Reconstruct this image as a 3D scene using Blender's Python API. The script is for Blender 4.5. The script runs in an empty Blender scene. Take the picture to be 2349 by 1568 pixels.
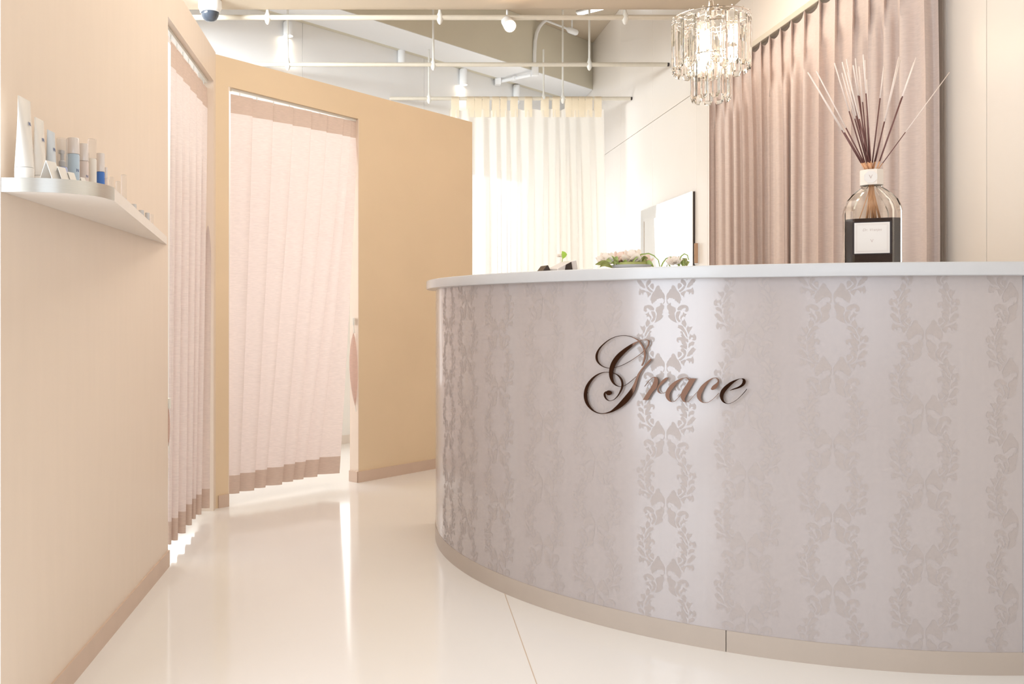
import bpy, bmesh, math, random
from mathutils import Vector, Matrix
from mathutils.geometry import tessellate_polygon
random.seed(7)
COL = bpy.context.scene.collection
SC = bpy.context.scene
pi = math.pi

# ------------------------------------------------------------------ camera
EYE = 0.967; F = 2100.0; CX = 865.0; CY = 716.0
cd = bpy.data.cameras.new('camera'); cam = bpy.data.objects.new('camera', cd); COL.objects.link(cam)
cam.location = (0, 0, EYE); cam.rotation_euler = (pi/2, 0, 0)
cd.sensor_fit = 'HORIZONTAL'; cd.sensor_width = 36.0; cd.lens = F/2349*36
cd.shift_x = (1174.5-CX)/2349; cd.shift_y = -(784-CY)/2349
cd.clip_start = 0.05; cd.clip_end = 100
SC.camera = cam
SC.view_settings.view_transform = 'Standard'; SC.view_settings.look = 'None'
SC.view_settings.gamma = 1.0; SC.view_settings.use_curve_mapping = False
SC.view_settings.exposure = 0.0

# ------------------------------------------------------------------ world and large lights
w = bpy.data.worlds.new('daylight'); SC.world = w; w.use_nodes = True
bg = w.node_tree.nodes['Background']; bg.inputs[0].default_value = (0.80, 0.88, 1.0, 1); bg.inputs[1].default_value = 1.7

def area(name, loc, target, sx, sy, power, color, spread=180):
    l = bpy.data.lights.new(name, 'AREA'); l.shape = 'RECTANGLE'; l.size = sx; l.size_y = sy
    l.energy = power; l.color = color; l.spread = math.radians(spread)
    o = bpy.data.objects.new(name, l); COL.objects.link(o); o.location = loc
    d = Vector(target)-Vector(loc); o.rotation_euler = d.to_track_quat('-Z', 'Y').to_euler()
    return o
area('entrance_daylight', (-1.75, 0.55, 1.35), (2, 1.5, 1.35), 2.3, 2.3, 82, (0.83, 0.92, 1.0))
area('street_window_daylight', (0.9, -2.85, 1.6), (0.9, 3, 1.6), 2.4, 1.7, 5.5, (0.98, 0.98, 1.0))
area('side_room_daylight', (-3.85, 3.2, 1.35), (0, 4.1, 1.0), 2.6, 2.1, 48, (0.84, 0.92, 1.0))
area('aisle_backlight', (-0.72, 6.20, 1.15), (0.28, 5.20, 1.05), 2.2, 1.55, 28, (0.94, 0.97, 1.0))  # added backlight for the doorway curtain; the wall behind it has no window
area('far_window_daylight', (1.16, 8.93, 1.25), (2.16, 7.93, 1.15), 1.1, 2.1, 17, (0.94, 0.97, 1.0))

area('far_wall_fill', (-2.7, 4.1, 2.72), (-0.5, 7.3, 3.15), 1.6, 0.5, 75, (0.88, 0.95, 1.0), 75)  # added out of view to brighten the far wall and beam; no clerestory exists
area('ceiling_fill_entry', (0.15, 3.3, 2.862), (0.15, 3.31, 0), 1.0, 1.6, 24, (0.96, 0.90, 0.82))  # unseen fill added under the lowered ceiling to lift walls and floor
area('ceiling_fill_counter', (1.45, 4.7, 2.862), (1.5, 4.71, 0), 0.9, 1.2, 13, (1.0, 0.90, 0.78))  # extra fill out of view above the counter, not a fitting of the room
area('ceiling_fill_front', (1.2, 1.2, 2.862), (1.9, 1.4, 0), 1.2, 1.2, 7, (1.0, 0.92, 0.82))  # overhead fill added out of frame, tilted to brighten the right wall

# ------------------------------------------------------------------ pixel -> point, materials
def at(x, y, Y): return Vector(((x-CX)*Y/F, Y, EYE+(CY-y)*Y/F))
def zof(y, Y): return EYE+(CY-y)*Y/F
def on_x(X, x): return X*F/(x-CX)                 # depth where plane X=const projects to column x
def on_c(c, x): return c/(1-(x-CX)/F)             # depth on the diagonal plane Y=X+c

def lin(c):
    out = []
    for v in c:
        v /= 255.0
        out.append(v/12.92 if v <= 0.04045 else ((v+0.055)/1.055)**2.4)
    return (out[0], out[1], out[2], 1)
MATS = {}
def mat(name, rgb, rough=0.5, metal=0.0, spec=0.5, noise=0.0, nscale=20.0, bump=0.0, bscale=200.0, stretch=(1, 1, 1),
        trans=0.0, ior=1.45, emit=None, estr=0.0, alpha=1.0, coat=0.0):
    if name in MATS: return MATS[name]
    m = bpy.data.materials.new(name); m.use_nodes = True; nt = m.node_tree
    b = nt.nodes['Principled BSDF']
    b.inputs['Base Color'].default_value = lin(rgb); b.inputs['Roughness'].default_value = rough
    b.inputs['Metallic'].default_value = metal; b.inputs['Specular IOR Level'].default_value = spec
    b.inputs['Transmission Weight'].default_value = trans; b.inputs['IOR'].default_value = ior
    b.inputs['Alpha'].default_value = alpha; b.inputs['Coat Weight'].default_value = coat
    b.inputs['Coat Roughness'].default_value = 0.12
    if emit: b.inputs['Emission Color'].default_value = lin(emit); b.inputs['Emission Strength'].default_value = estr
    tc = nt.nodes.new('ShaderNodeTexCoord'); mp = nt.nodes.new('ShaderNodeMapping'); mp.inputs['Scale'].default_value = stretch
    nt.links.new(tc.outputs['Object'], mp.inputs[0])
    if noise > 0:
        n = nt.nodes.new('ShaderNodeTexNoise'); n.inputs['Scale'].default_value = nscale; n.inputs['Detail'].default_value = 4
        r = nt.nodes.new('ShaderNodeValToRGB')
        c = lin(rgb); r.color_ramp.elements[0].position = 0.3; r.color_ramp.elements[1].position = 0.7
        r.color_ramp.elements[0].color = tuple(max(0, v*(1-noise)) for v in c[:3])+(1,)
        r.color_ramp.elements[1].color = tuple(min(1, v*(1+noise)) for v in c[:3])+(1,)
        nt.links.new(mp.outputs[0], n.inputs['Vector']); nt.links.new(n.outputs['Fac'], r.inputs[0]); nt.links.new(r.outputs[0], b.inputs['Base Color'])
    if bump > 0:
        n2 = nt.nodes.new('ShaderNodeTexNoise'); n2.inputs['Scale'].default_value = bscale; n2.inputs['Detail'].default_value = 3
        bp = nt.nodes.new('ShaderNodeBump'); bp.inputs['Strength'].default_value = bump; bp.inputs['Distance'].default_value = 0.002
        nt.links.new(mp.outputs[0], n2.inputs['Vector']); nt.links.new(n2.outputs['Fac'], bp.inputs['Height']); nt.links.new(bp.outputs[0], b.inputs['Normal'])
    MATS[name] = m; return m

def fabric(name, rgb, translucency=0.4, see=0.0, weave=0.05):
    m = bpy.data.materials.new(name); m.use_nodes = True; nt = m.node_tree; nt.nodes.clear()
    out = nt.nodes.new('ShaderNodeOutputMaterial'); d = nt.nodes.new('ShaderNodeBsdfDiffuse'); t = nt.nodes.new('ShaderNodeBsdfTranslucent')
    mix = nt.nodes.new('ShaderNodeMixShader'); mix.inputs[0].default_value = translucency
    tc = nt.nodes.new('ShaderNodeTexCoord'); mp = nt.nodes.new('ShaderNodeMapping'); mp.inputs['Scale'].default_value = (6, 6, 60)
    n = nt.nodes.new('ShaderNodeTexNoise'); n.inputs['Scale'].default_value = 6; n.inputs['Detail'].default_value = 6
    r = nt.nodes.new('ShaderNodeValToRGB'); c = lin(rgb)
    r.color_ramp.elements[0].position = 0.35; r.color_ramp.elements[1].position = 0.65
    r.color_ramp.elements[0].color = tuple(v*(1-weave) for v in c[:3])+(1,); r.color_ramp.elements[1].color = tuple(min(1, v*(1+weave)) for v in c[:3])+(1,)
    L = nt.links.new
    L(tc.outputs['Object'], mp.inputs[0]); L(mp.outputs[0], n.inputs['Vector']); L(n.outputs['Fac'], r.inputs[0])
    L(r.outputs[0], d.inputs[0]); L(r.outputs[0], t.inputs[0]); L(d.outputs[0], mix.inputs[1]); L(t.outputs[0], mix.inputs[2])
    if see > 0:
        tr = nt.nodes.new('ShaderNodeBsdfTransparent'); m2 = nt.nodes.new('ShaderNodeMixShader'); m2.inputs[0].default_value = see
        L(mix.outputs[0], m2.inputs[1]); L(tr.outputs[0], m2.inputs[2]); L(m2.outputs[0], out.inputs[0])
    else: L(mix.outputs[0], out.inputs[0])
    return m

M_WALL = mat('beige_wallpaper', (232, 215, 198), 0.42, noise=0.012, nscale=3, bump=0.10, bscale=60, stretch=(8, 8, 1))
M_WALL2 = mat('ochre_wallpaper', (229, 206, 174), 0.55, noise=0.02, nscale=3, bump=0.08, bscale=60)
M_JAMB = mat('jamb_paint', (232, 214, 198), 0.5, noise=0.01)
M_PANEL = mat('cream_panel', (243, 234, 224), 0.28, noise=0.012, nscale=2, bump=0.02, bscale=8)
M_GAP = mat('joint_shadow_gap', (196, 160, 132), 0.7, noise=0.02)
M_CEIL = mat('beige_ceiling', (206, 190, 168), 0.7, noise=0.02, nscale=3)
M_BEAM = mat('beam_paint', (226, 220, 202), 0.7, noise=0.02, nscale=3)
M_WHITE = mat('white_paint', (247, 247, 247), 0.6, noise=0.01, nscale=3)
M_SKIRT = mat('taupe_skirting', (212, 188, 170), 0.45, noise=0.03, nscale=8)
M_KICK = mat('kick_plate_taupe', (188, 174, 162), 0.4, noise=0.02, nscale=8)
M_FLOOR = mat('cream_gloss_floor', (238, 236, 234), 0.09, noise=0.02, nscale=1.2, bump=0.06, bscale=5, spec=0.5, coat=0.25)
M_SEAM = mat('floor_seam', (205, 185, 165), 0.4, noise=0.02)
M_TOP = mat('white_solid_surface', (200, 200, 202), 0.22, noise=0.008, nscale=30)
M_SATIN = mat('pearl_wallcovering', (181, 171, 169), 0.24, noise=0.01, nscale=4, stretch=(12, 12, 0.4), bump=0.02, bscale=60, spec=0.8, coat=0.35)
M_PRINT = mat('matte_damask_print', (178, 167, 163), 0.48, noise=0.02, nscale=60, spec=0.6)
M_LETTER = mat('bronze_mirror_acrylic', (68, 48, 38), 0.05, metal=1.0, noise=0.02)
M_ALU = mat('brushed_aluminium', (205, 203, 196), 0.28, metal=0.9, noise=0.05, nscale=40, stretch=(1, 1, 60))
M_SHELF = mat('white_shelf_board', (236, 228, 220), 0.4, noise=0.01)
M_BAR = mat('cream_steel_tube', (214, 205, 188), 0.4, noise=0.02)
M_ROD = mat('white_steel_rod', (232, 230, 222), 0.4, noise=0.01)
M_DARK = mat('dark_plastic', (62, 52, 48), 0.3, noise=0.02)
M_SMOKE = mat('smoked_dome', (60, 66, 76), 0.05, noise=0.02, spec=0.9)
M_GLASS = mat('crystal_glass', (255, 254, 252), 0.0, trans=1.0, ior=1.30)
M_BOTTLE = mat('bottle_glass', (252, 252, 248), 0.0, trans=1.0, ior=1.22)
M_CHROME = mat('polished_chrome', (235, 232, 228), 0.08, metal=1.0, noise=0.01)
M_MIRROR = mat('mirror_silver', (250, 250, 248), 0.02, metal=1.0)
M_BULB = mat('lit_bulb', (255, 240, 220), 0.3, emit=(255, 222, 184), estr=45.0)
M_LED = mat('lit_downlight', (255, 248, 235), 0.3, emit=(255, 236, 208), estr=22.0)
M_TUBE = mat('lit_fluorescent', (255, 255, 255), 0.3, emit=(240, 248, 255), estr=4.0)
F_CURT = fabric('pink_beige_curtain', (228, 214, 208), 0.45)
F_CURTD = fabric('double_hem_cloth', (209, 187, 173), 0.19)
F_RIGHT = fabric('taupe_blackout_curtain', (224, 208, 200), 0.04, weave=0.05)
F_TIE = fabric('pink_tieback_cloth', (232, 208, 196), 0.2)
F_SHEER = fabric('cream_voile', (248, 242, 232), 0.5, see=0.26, weave=0.01)
F_TAB = fabric('cream_voile_layered', (246, 234, 212), 0.5, see=0.06, weave=0.02)

# ------------------------------------------------------------------ object helpers
def link(name, me, m, parent=None):
    o = bpy.data.objects.new(name, me); COL.objects.link(o)
    if m is not None and len(me.materials) == 0: me.materials.append(m)
    if parent is not None: o.parent = parent
    return o
def tag(o, label=None, cat=None, group=None, kind=None):
    if label: o['label'] = label
    if cat: o['category'] = cat
    if group: o['group'] = group
    if kind: o['kind'] = kind
    return o
def empty(name, loc, label, cat, group=None, rz=0.0):
    o = bpy.data.objects.new(name, None); COL.objects.link(o); o.location = loc; o.rotation_euler = (0, 0, rz)
    o.empty_display_size = 0.05
    return tag(o, label, cat, group)
def fin(bm, name, m, parent=None, smooth=False, angle=40):
    bmesh.ops.recalc_face_normals(bm, faces=bm.faces)
    me = bpy.data.meshes.new(name); bm.to_mesh(me); bm.free()
    if smooth:
        for p in me.polygons: p.use_smooth = True
        try: me.set_sharp_from_angle(angle=math.radians(angle))
        except Exception: pass
    return link(name, me, m, parent)
def local(o, parent):
    """geometry was written in world coordinates: undo the parent's place"""
    o.data.transform(parent_matrix(parent).inverted()); return o
def parent_matrix(p):
    return Matrix.Translation(p.location) @ p.rotation_euler.to_matrix().to_4x4()
def a_box(bm, lo, hi, M=None):
    c = [(x, y, z) for x in (lo[0], hi[0]) for y in (lo[1], hi[1]) for z in (lo[2], hi[2])]
    vs = [bm.verts.new((M @ Vector(p)) if M else Vector(p)) for p in c]
    for f in ((0, 1, 3, 2), (4, 6, 7, 5), (0, 4, 5, 1), (2, 3, 7, 6), (0, 2, 6, 4), (1, 5, 7, 3)):
        bm.faces.new([vs[i] for i in f])
    return vs
def bevel(bm, r, seg=2):
    bmesh.ops.bevel(bm, geom=list(bm.edges), offset=r, segments=seg, affect='EDGES', profile=0.5)
def box(name, lo, hi, m, parent=None, bev=0.0, M=None, seg=2):
    bm = bmesh.new(); a_box(bm, lo, hi, M); bmesh.ops.recalc_face_normals(bm, faces=bm.faces)
    if bev: bevel(bm, bev, seg)
    return fin(bm, name, m, parent)
def a_prism(bm, pts, z0, z1, M=None):
    """polygon in plan extruded up; z0/z1 numbers or per-point lists"""
    n = len(pts); g = lambda z, i: z[i] if isinstance(z, (list, tuple)) else z
    T = (lambda v: M @ v) if M else (lambda v: v)
    a = [bm.verts.new(T(Vector((pts[i][0], pts[i][1], g(z0, i))))) for i in range(n)]
    b = [bm.verts.new(T(Vector((pts[i][0], pts[i][1], g(z1, i))))) for i in range(n)]
    for i in range(n): bm.faces.new((a[i], a[(i+1) % n], b[(i+1) % n], b[i]))
    for t in tessellate_polygon([[Vector((p[0], p[1], 0)) for p in pts]]):
        try: bm.faces.new([a[i] for i in t]); bm.faces.new([b[i] for i in t])
        except ValueError: pass
def prism(name, pts, z0, z1, m, parent=None, M=None, bev=0.0):
    bm = bmesh.new(); a_prism(bm, pts, z0, z1, M); bmesh.ops.recalc_face_normals(bm, faces=bm.faces)
    if bev: bevel(bm, bev, 1)
    return fin(bm, name, m, parent)
def a_tube(bm, pts, r, seg=10, caps=True):
    pts = [Vector(p) for p in pts]; rings = []
    rr = r if isinstance(r, (list, tuple)) else [r]*len(pts)
    prev = None
    for i, p in enumerate(pts):
        d = (pts[min(i+1, len(pts)-1)]-pts[max(i-1, 0)]).normalized()
        if prev is None:
            u = d.orthogonal().normalized()
        else:
            u = (prev-d*prev.dot(d)).normalized()
        prev = u; v = d.cross(u)
        rings.append([bm.verts.new(p+(u*math.cos(2*pi*k/seg)+v*math.sin(2*pi*k/seg))*rr[i]) for k in range(seg)])
    for a, b in zip(rings, rings[1:]):
        for k in range(seg): bm.faces.new((a[k], a[(k+1) % seg], b[(k+1) % seg], b[k]))
    if caps: bm.faces.new(rings[0]); bm.faces.new(rings[-1])
def tube(name, pts, r, m, parent=None, seg=10):
    bm = bmesh.new(); a_tube(bm, pts, r, seg); return fin(bm, name, m, parent, smooth=True)
def a_lathe(bm, prof, c=(0, 0, 0), seg=20, M=None, sx=1.0, sy=1.0, rot=0.0):
    rings = []
    for r, z in prof:
        ring = []
        for k in range(seg):
            a = 2*pi*k/seg+rot
            v = Vector((c[0]+r*math.cos(a)*sx, c[1]+r*math.sin(a)*sy, c[2]+z))
            ring.append(bm.verts.new(M @ v if M else v))
        rings.append(ring)
    for a, b in zip(rings, rings[1:]):
        for k in range(seg): bm.faces.new((a[k], a[(k+1) % seg], b[(k+1) % seg], b[k]))
    if prof[0][0] > 1e-6: bm.faces.new(rings[0])
    if prof[-1][0] > 1e-6: bm.faces.new(rings[-1])
    bmesh.ops.remove_doubles(bm, verts=bm.verts, dist=1e-6)
def lathe(name, prof, m, parent=None, c=(0, 0, 0), seg=20, M=None, smooth=True, **k):
    bm = bmesh.new(); a_lathe(bm, prof, c, seg, M, **k); return fin(bm, name, m, parent, smooth=smooth)
def grid(name, rows, m, parent=None, thick=0.0, smooth=True, angle=50, weld=False):
    bm = bmesh.new(); V = [[bm.verts.new(p) for p in r] for r in rows]
    for a, b in zip(V, V[1:]):
        for i in range(len(a)-1): bm.faces.new((a[i], a[i+1], b[i+1], b[i]))
    me = bpy.data.meshes.new(name); bm.normal_update(); bm.to_mesh(me); bm.free()
    if smooth:
        for p in me.polygons: p.use_smooth = True
        try: me.set_sharp_from_angle(angle=math.radians(angle))
        except Exception: pass
    return link(name, me, m, parent)
def rib(bm, a, b):                                   # a simple helper for hooks
    a_tube(bm, [a, b], 0.002, 6)
def text(name, s, size, M, m, parent, depth=0.0004, shear=0.0):
    cu = bpy.data.curves.new('t', 'FONT'); cu.body = s; cu.size = size; cu.extrude = depth; cu.align_x = 'CENTER'; cu.align_y = 'CENTER'; cu.shear = shear
    cu.resolution_u = 3
    t = bpy.data.objects.new('t', cu); COL.objects.link(t)
    bpy.context.view_layer.update()
    me = bpy.data.meshes.new_from_object(t.evaluated_get(bpy.context.evaluated_depsgraph_get()))
    bpy.data.objects.remove(t); me.name = name; me.transform(M); me.materials.clear()
    return link(name, me, m, parent)

# ================================================================== SETTING
XL = -0.796; XR = 2.22; ZC = 3.742; ZS = 2.872; YS = 5.764; C2 = 5.31; CF = 7.85
floor = box('floor', (-4.2, -3.2, -0.1), (2.6, 10.2, 0), M_FLOOR); tag(floor, kind='structure')
s0, s1 = Vector((0.447, 3.129)), Vector((0.42, 2.383)); d = (s1-s0); s1 = s0+d*2.0
sm = bmesh.new(); a_prism(sm, [(s0.x-0.0012, s0.y+0.3), (s0.x+0.0012, s0.y+0.3), (s1.x+0.0012, s1.y), (s1.x-0.0012, s1.y)], 0.0001, 0.0006); fin(sm, 'floor_joint', M_SEAM, floor)

# left wall with a doorway closed by a curtain
zt = 2.247; T = 0.075; YA = 3.485; YB = 4.455; YC = XL+C2
wl = bmesh.new()
a_box(wl, (XL-T, 1.935, 0), (XL, YA, zt)); a_box(wl, (XL-T, YA, 2.093), (XL, YB, zt))
a_prism(wl, [(XL-T, YB), (XL, YB), (XL, YC), (XL-T, YC-0.0)], 0, zt)
wall_left = fin(wl, 'wall_left', M_WALL); tag(wall_left, kind='structure')
bl = bmesh.new(); a_box(bl, (XL, 1.935, 0), (XL+0.006, YA, 0.062)); a_box(bl, (XL-T-0.001, YA, 0), (XL+0.006, YA+0.006, 0.062)); tag(fin(bl, 'baseboard_left', M_SKIRT), kind='structure')

# diagonal partition with a second curtained doorway
S2 = math.sqrt(0.5)
def diag(c, t, off=0.0):                              # point at X=t on plane Y=X+c, pushed back by off
    return (t-off*S2, t+c+off*S2)
tD0 = on_c(C2, 524)-C2; tD1 = on_c(C2, 823)-C2; tE = on_c(C2, 1083.4)-C2; t0 = XL
TW = 0.069
def ztop(t): return 2.2396+(2.197-2.2396)*(t-t0)/(tE-t0)
def zdoor(t): return 2.094+(2.066-2.094)*(t-tD0)/(tD1-tD0)
w2 = bmesh.new()
def dseg(ta, tb, za, zb):
    p = [diag(C2, ta), diag(C2, tb), diag(C2, tb, TW), diag(C2, ta, TW)]
    f = lambda z: [z(ta), z(tb), z(tb), z(ta)] if callable(z) else z
    a_prism(w2, p, f(za), f(zb))
dseg(t0, tD0, 0, ztop); dseg(tD0, tD1, zdoor, ztop); dseg(tD1, tE, 0, ztop)
wall_middle = fin(w2, 'wall_middle', M_WALL2); tag(wall_middle, kind='structure')
jb = bmesh.new()                                       # pale jamb lining of the doorway
e = 0.0015
def q(t, off): return diag(C2, t, off)
a_prism(jb, [q(tD1-e*2, 0.0), q(tD1, 0.0), q(tD1, TW), q(tD1-e*2, TW)], 0.062, zdoor(tD1)-0.001)
a_prism(jb, [q(tD0, 0.0), q(tD0+e*2, 0.0), q(tD0+e*2, TW), q(tD0, TW)], 0.062, zdoor(tD0)-0.001)
tag(fin(jb, 'trim_1', M_JAMB), kind='structure')
b2 = bmesh.new()
a_prism(b2, [q(t0+0.01, -0.007), q(tD0, -0.007), q(tD0, 0), q(t0+0.01, 0)], 0, 0.062)
a_prism(b2, [q(tD1-0.009, -0.007), q(tE, -0.007), q(tE, 0), q(tD1-0.002, 0)], 0, 0.062)
a_prism(b2, [q(tD1-0.009, 0), q(tD1-0.003, 0), q(tD1-0.003, TW), q(tD1-0.009, TW)], 0, 0.062)
tag(fin(b2, 'baseboard_middle', M_SKIRT), kind='structure')

# partition of the room behind
pc = 6.99
wb = bmesh.new(); a_prism(wb, [diag(pc, -2.6), diag(pc, 0.28), diag(pc, 0.28, 0.07), diag(pc, -2.6, 0.07)], 0, 2.05)
tag(fin(wb, 'wall_inner', M_WHITE), kind='structure')
bb = bmesh.new(); a_prism(bb, [diag(pc, -2.6, -0.007), diag(pc, 0.28, -0.007), diag(pc, 0.28), diag(pc, -2.6)], 0, 0.062)
tag(fin(bb, 'baseboard_inner', mat('pale_skirting', (238, 230, 224), 0.5, noise=0.01)), kind='structure')

# far diagonal wall: wall pieces round the window, with two board joints
ZB = 3.259
wf = bmesh.new()
fx0 = -4.2; fx1 = XR+0.02
def fseg(ta, tb, za, zb): a_prism(wf, [diag(CF, ta), diag(CF, tb), diag(CF, tb, 0.12), diag(CF, ta, 0.12)], za, zb)
tw0 = 0.75; tw1 = on_c(CF, 1208)-CF; ZW = 2.34
seams = [on_c(CF, 694)-CF, on_c(CF, 973)-CF]
cuts = [fx0]+seams+[tw0]
cuts = sorted(cuts)
for a, b in zip(cuts, cuts[1:]): fseg(a+0.002, b-0.002 if b in seams else b, 0, ZC)
fseg(tw0, tw1, 0, 0.08); fseg(tw0, tw1, ZW, ZC); fseg(tw1, fx1, 0, ZC)
a_prism(wf, [diag(CF, fx0, 0.004), diag(CF, tw0, 0.004), diag(CF, tw0, 0.115), diag(CF, fx0, 0.115)], 0, ZC)
tag(fin(wf, 'wall_far', M_WHITE), kind='structure')
win = bmesh.new()
for t in (tw0, (tw0+tw1)/2, tw1): a_prism(win, [diag(CF, t-0.02, 0.03), diag(CF, t+0.02, 0.03), diag(CF, t+0.02, 0.07), diag(CF, t-0.02, 0.07)], 0.08, ZW)
for z in (0.08, ZW-0.04): a_prism(win, [diag(CF, tw0, 0.03), diag(CF, tw1, 0.03), diag(CF, tw1, 0.07), diag(CF, tw0, 0.07)], z, z+0.04)
wframe = fin(win, 'window_1', M_WHITE); tag(wframe, kind='structure')

# right wall: boards with open joints over a backing
wr = box('wall_right', (XR+0.014, -3.2, 0), (XR+0.15, 10.2, ZC), M_GAP); tag(wr, kind='structure')
lowc = [10.1, on_x(XR, 1424), on_x(XR, 1497.5), on_x(XR, 1598), on_x(XR, 1623), on_x(XR, 2163), on_x(XR, 2171), on_x(XR, 2263), 2.2, 1.0, -0.2, -1.4, -3.1]
upc = [10.1, on_x(XR, 1424), on_x(XR, 1497.5), 6.4, on_x(XR, 1726), 4.4, 3.4, 2.2, 1.0, -0.2, -1.4, -3.1]
ZJ = 2.503; g = 0.0022
for cuts_, za, zb in ((lowc, 0.0, ZJ-g), (upc, ZJ+g, ZC-0.001)):
    for a, b in zip(cuts_, cuts_[1:]):
        p = box('wall_panel', (XR, b+g*0.7, za), (XR+0.0145, a-g*0.7, zb), M_PANEL, wr, bev=0.0008, seg=1)
# ceiling, lowered ceiling near the camera, diagonal beam
tag(box('ceiling', (-4.3, -3.2, ZC), (2.6, 10.3, ZC+0.1), M_CEIL), kind='structure')
tag(box('trim_2', (-4.25, -3.2, ZS), (XR+0.014, YS, ZC-0.002), M_CEIL), kind='structure')
bc = bmesh.new(); a_prism(bc, [diag(7.20, -1.44), diag(7.20, XR), diag(7.765, XR), diag(7.765, -2.0)], ZB, ZC-0.002)
beam = fin(bc, 'trim_3', M_BEAM); tag(beam, kind='structure')
bu = bmesh.new(); a_prism(bu, [diag(7.203, -1.435), diag(7.203, XR-0.003), diag(7.763, XR-0.003), diag(7.763, -1.995)], ZB-0.004, ZB-0.0005)
fin(bu, 'soffit_board', M_WHITE, beam)
st = bmesh.new(); a_prism(st, [diag(7.767, -2.0), diag(7.767, XR), diag(7.848, XR), diag(7.848, -2.0)], ZB+0.0, ZC-0.002)
tag(fin(st, 'trim_4', M_BEAM), kind='structure')
# outer walls behind and beside the camera
wo = bmesh.new(); a_box(wo, (-4.3, 2.0, 0), (-4.2, 4.2, ZC)); a_box(wo, (-4.2, 1.9, 0), (XL-T-0.3, 1.97, ZC)); 
tag(fin(wo, 'wall_outer', M_WHITE), kind='structure')
wk = bmesh.new()
a_box(wk, (-2.0, -3.3, 0), (-0.4, -3.2, ZS)); a_box(wk, (2.2, -3.3, 0), (2.6, -3.2, ZS)); a_box(wk, (-0.4, -3.3, 2.5), (2.2, -3.2, ZS)); a_box(wk, (-0.4, -3.3, 0), (2.2, -3.2, 0.5))
tag(fin(wk, 'wall_back', M_WALL), kind='structure')
we = bmesh.new()
a_box(we, (-2.0, -3.2, 0), (-1.9, -0.75, ZS)); a_box(we, (-2.0, -0.75, 2.55), (-1.9, 1.9, ZS)); a_box(we, (-2.0, -0.75, 0), (-1.9, 1.9, 0.12))
tag(fin(we, 'wall_entrance', M_WALL), kind='structure')

# ================================================================== RECEPTION COUNTER
KX, KY, KR = 1.67, 3.86, 1.42
def cyl(phi, R=KR, z=0.0): return Vector((KX-R*math.sin(phi), KY-R*math.cos(phi), z))
def hit(x, R=KR):
    k = (x-CX)/F; a = 1+k*k; b = -2*(k*KX+KY); c = KX*KX+KY*KY-R*R
    Y = (-b-math.sqrt(max(0, b*b-4*a*c)))/(2*a); X = k*Y
    return math.atan2(KX-X, KY-Y), Y
counter = empty('reception_counter', (KX, KY-KR, 0), 'curved reception counter clad in pale damask wallcovering with a white top', 'counter')
phi_r = hit(2346.5)[0]; phi_l = math.radians(104)
def ring(name, R0, R1, p0, p1, z0, z1, m, n=96, bev=0.0, seg=1, parent=counter):
    bm = bmesh.new(); rows = []
    for i in range(n+1):
        ph = p0+(p1-p0)*i/n
        rows.append([bm.verts.new(cyl(ph, R, z)) for R, z in ((R0, z0), (R1, z0), (R1, z1), (R0, z1))])
    for a, b in zip(rows, rows[1:]):
        for k in range(4): bm.faces.new((a[k], a[(k+1) % 4], b[(k+1) % 4], b[k]))
    bm.faces.new(rows[0]); bm.faces.new(rows[-1])
    bmesh.ops.recalc_face_normals(bm, faces=bm.faces)
    if bev:
        ed = [e for e in bm.edges if len(e.link_faces) == 2 and e.calc_face_angle(0) > 0.9]
        bmesh.ops.bevel(bm, geom=ed, offset=bev, segments=3, affect='EDGES', profile=0.5)
    return local(fin(bm, name, m, parent, smooth=True, angle=30), counter)
ZK = 0.061; ZT0 = 1.0645; ZT1 = 1.1005
ring('front_panel', KR, KR-0.03, phi_r, phi_l, ZK, ZT0, M_SATIN)
pk = hit(1665.5, KR+0.002)[0]
ring('kick_plate', KR+0.002, KR-0.03, phi_r-0.01, pk-0.0007, 0, ZK, M_KICK, 48)
ring('kick_plate', KR+0.002, KR-0.03, pk+0.0007, phi_l, 0, ZK, M_KICK, 60)
# top: band following the curve, then running straight to the right wall
bm = bmesh.new(); n = 90; outer = []; inner = []
outer.append((XR-0.02, KY-1.46)); inner.append((XR-0.02, KY-0.96))
for i in range(n+1):
    ph = math.radians(104)*i/n; outer.append(tuple(cyl(ph, 1.46)[:2])); inner.append(tuple(cyl(ph, 0.96)[:2]))
a_prism(bm, outer+inner[::-1], ZT0, ZT1)
bmesh.ops.recalc_face_normals(bm, faces=bm.faces)
ed = [e for e in bm.edges if len(e.link_faces) == 2 and e.calc_face_angle(0) > 1.2 and abs(e.verts[0].co.z-e.verts[1].co.z) < 1e-5]
bmesh.ops.bevel(bm, geom=ed, offset=0.0035, segments=3, affect='EDGES', profile=0.5)
local(fin(bm, 'countertop', M_TOP, counter, smooth=True, angle=30), counter)
pe = cyl(phi_r)
local(box('end_panel', (pe.x+0.001, pe.y-0.004, 0), (XR-0.01, pe.y+0.03, ZT0), M_TOP, counter, bev=0.001), counter)
bm = bmesh.new()                                       # carcass hidden behind the panel
for ph in (0.05, 0.5, 0.95, 1.4, 1.75):
    a, b = cyl(ph, KR-0.031), cyl(ph, 0.98); dd = Vector((math.cos(ph), -math.sin(ph), 0))*0.009
    a_prism(bm, [(a-dd)[:2], (a+dd)[:2], (b+dd)[:2], (b-dd)[:2]], 0, ZT0-0.0005)
local(fin(bm, 'carcass_panel', M_TOP, counter), counter)

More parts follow.
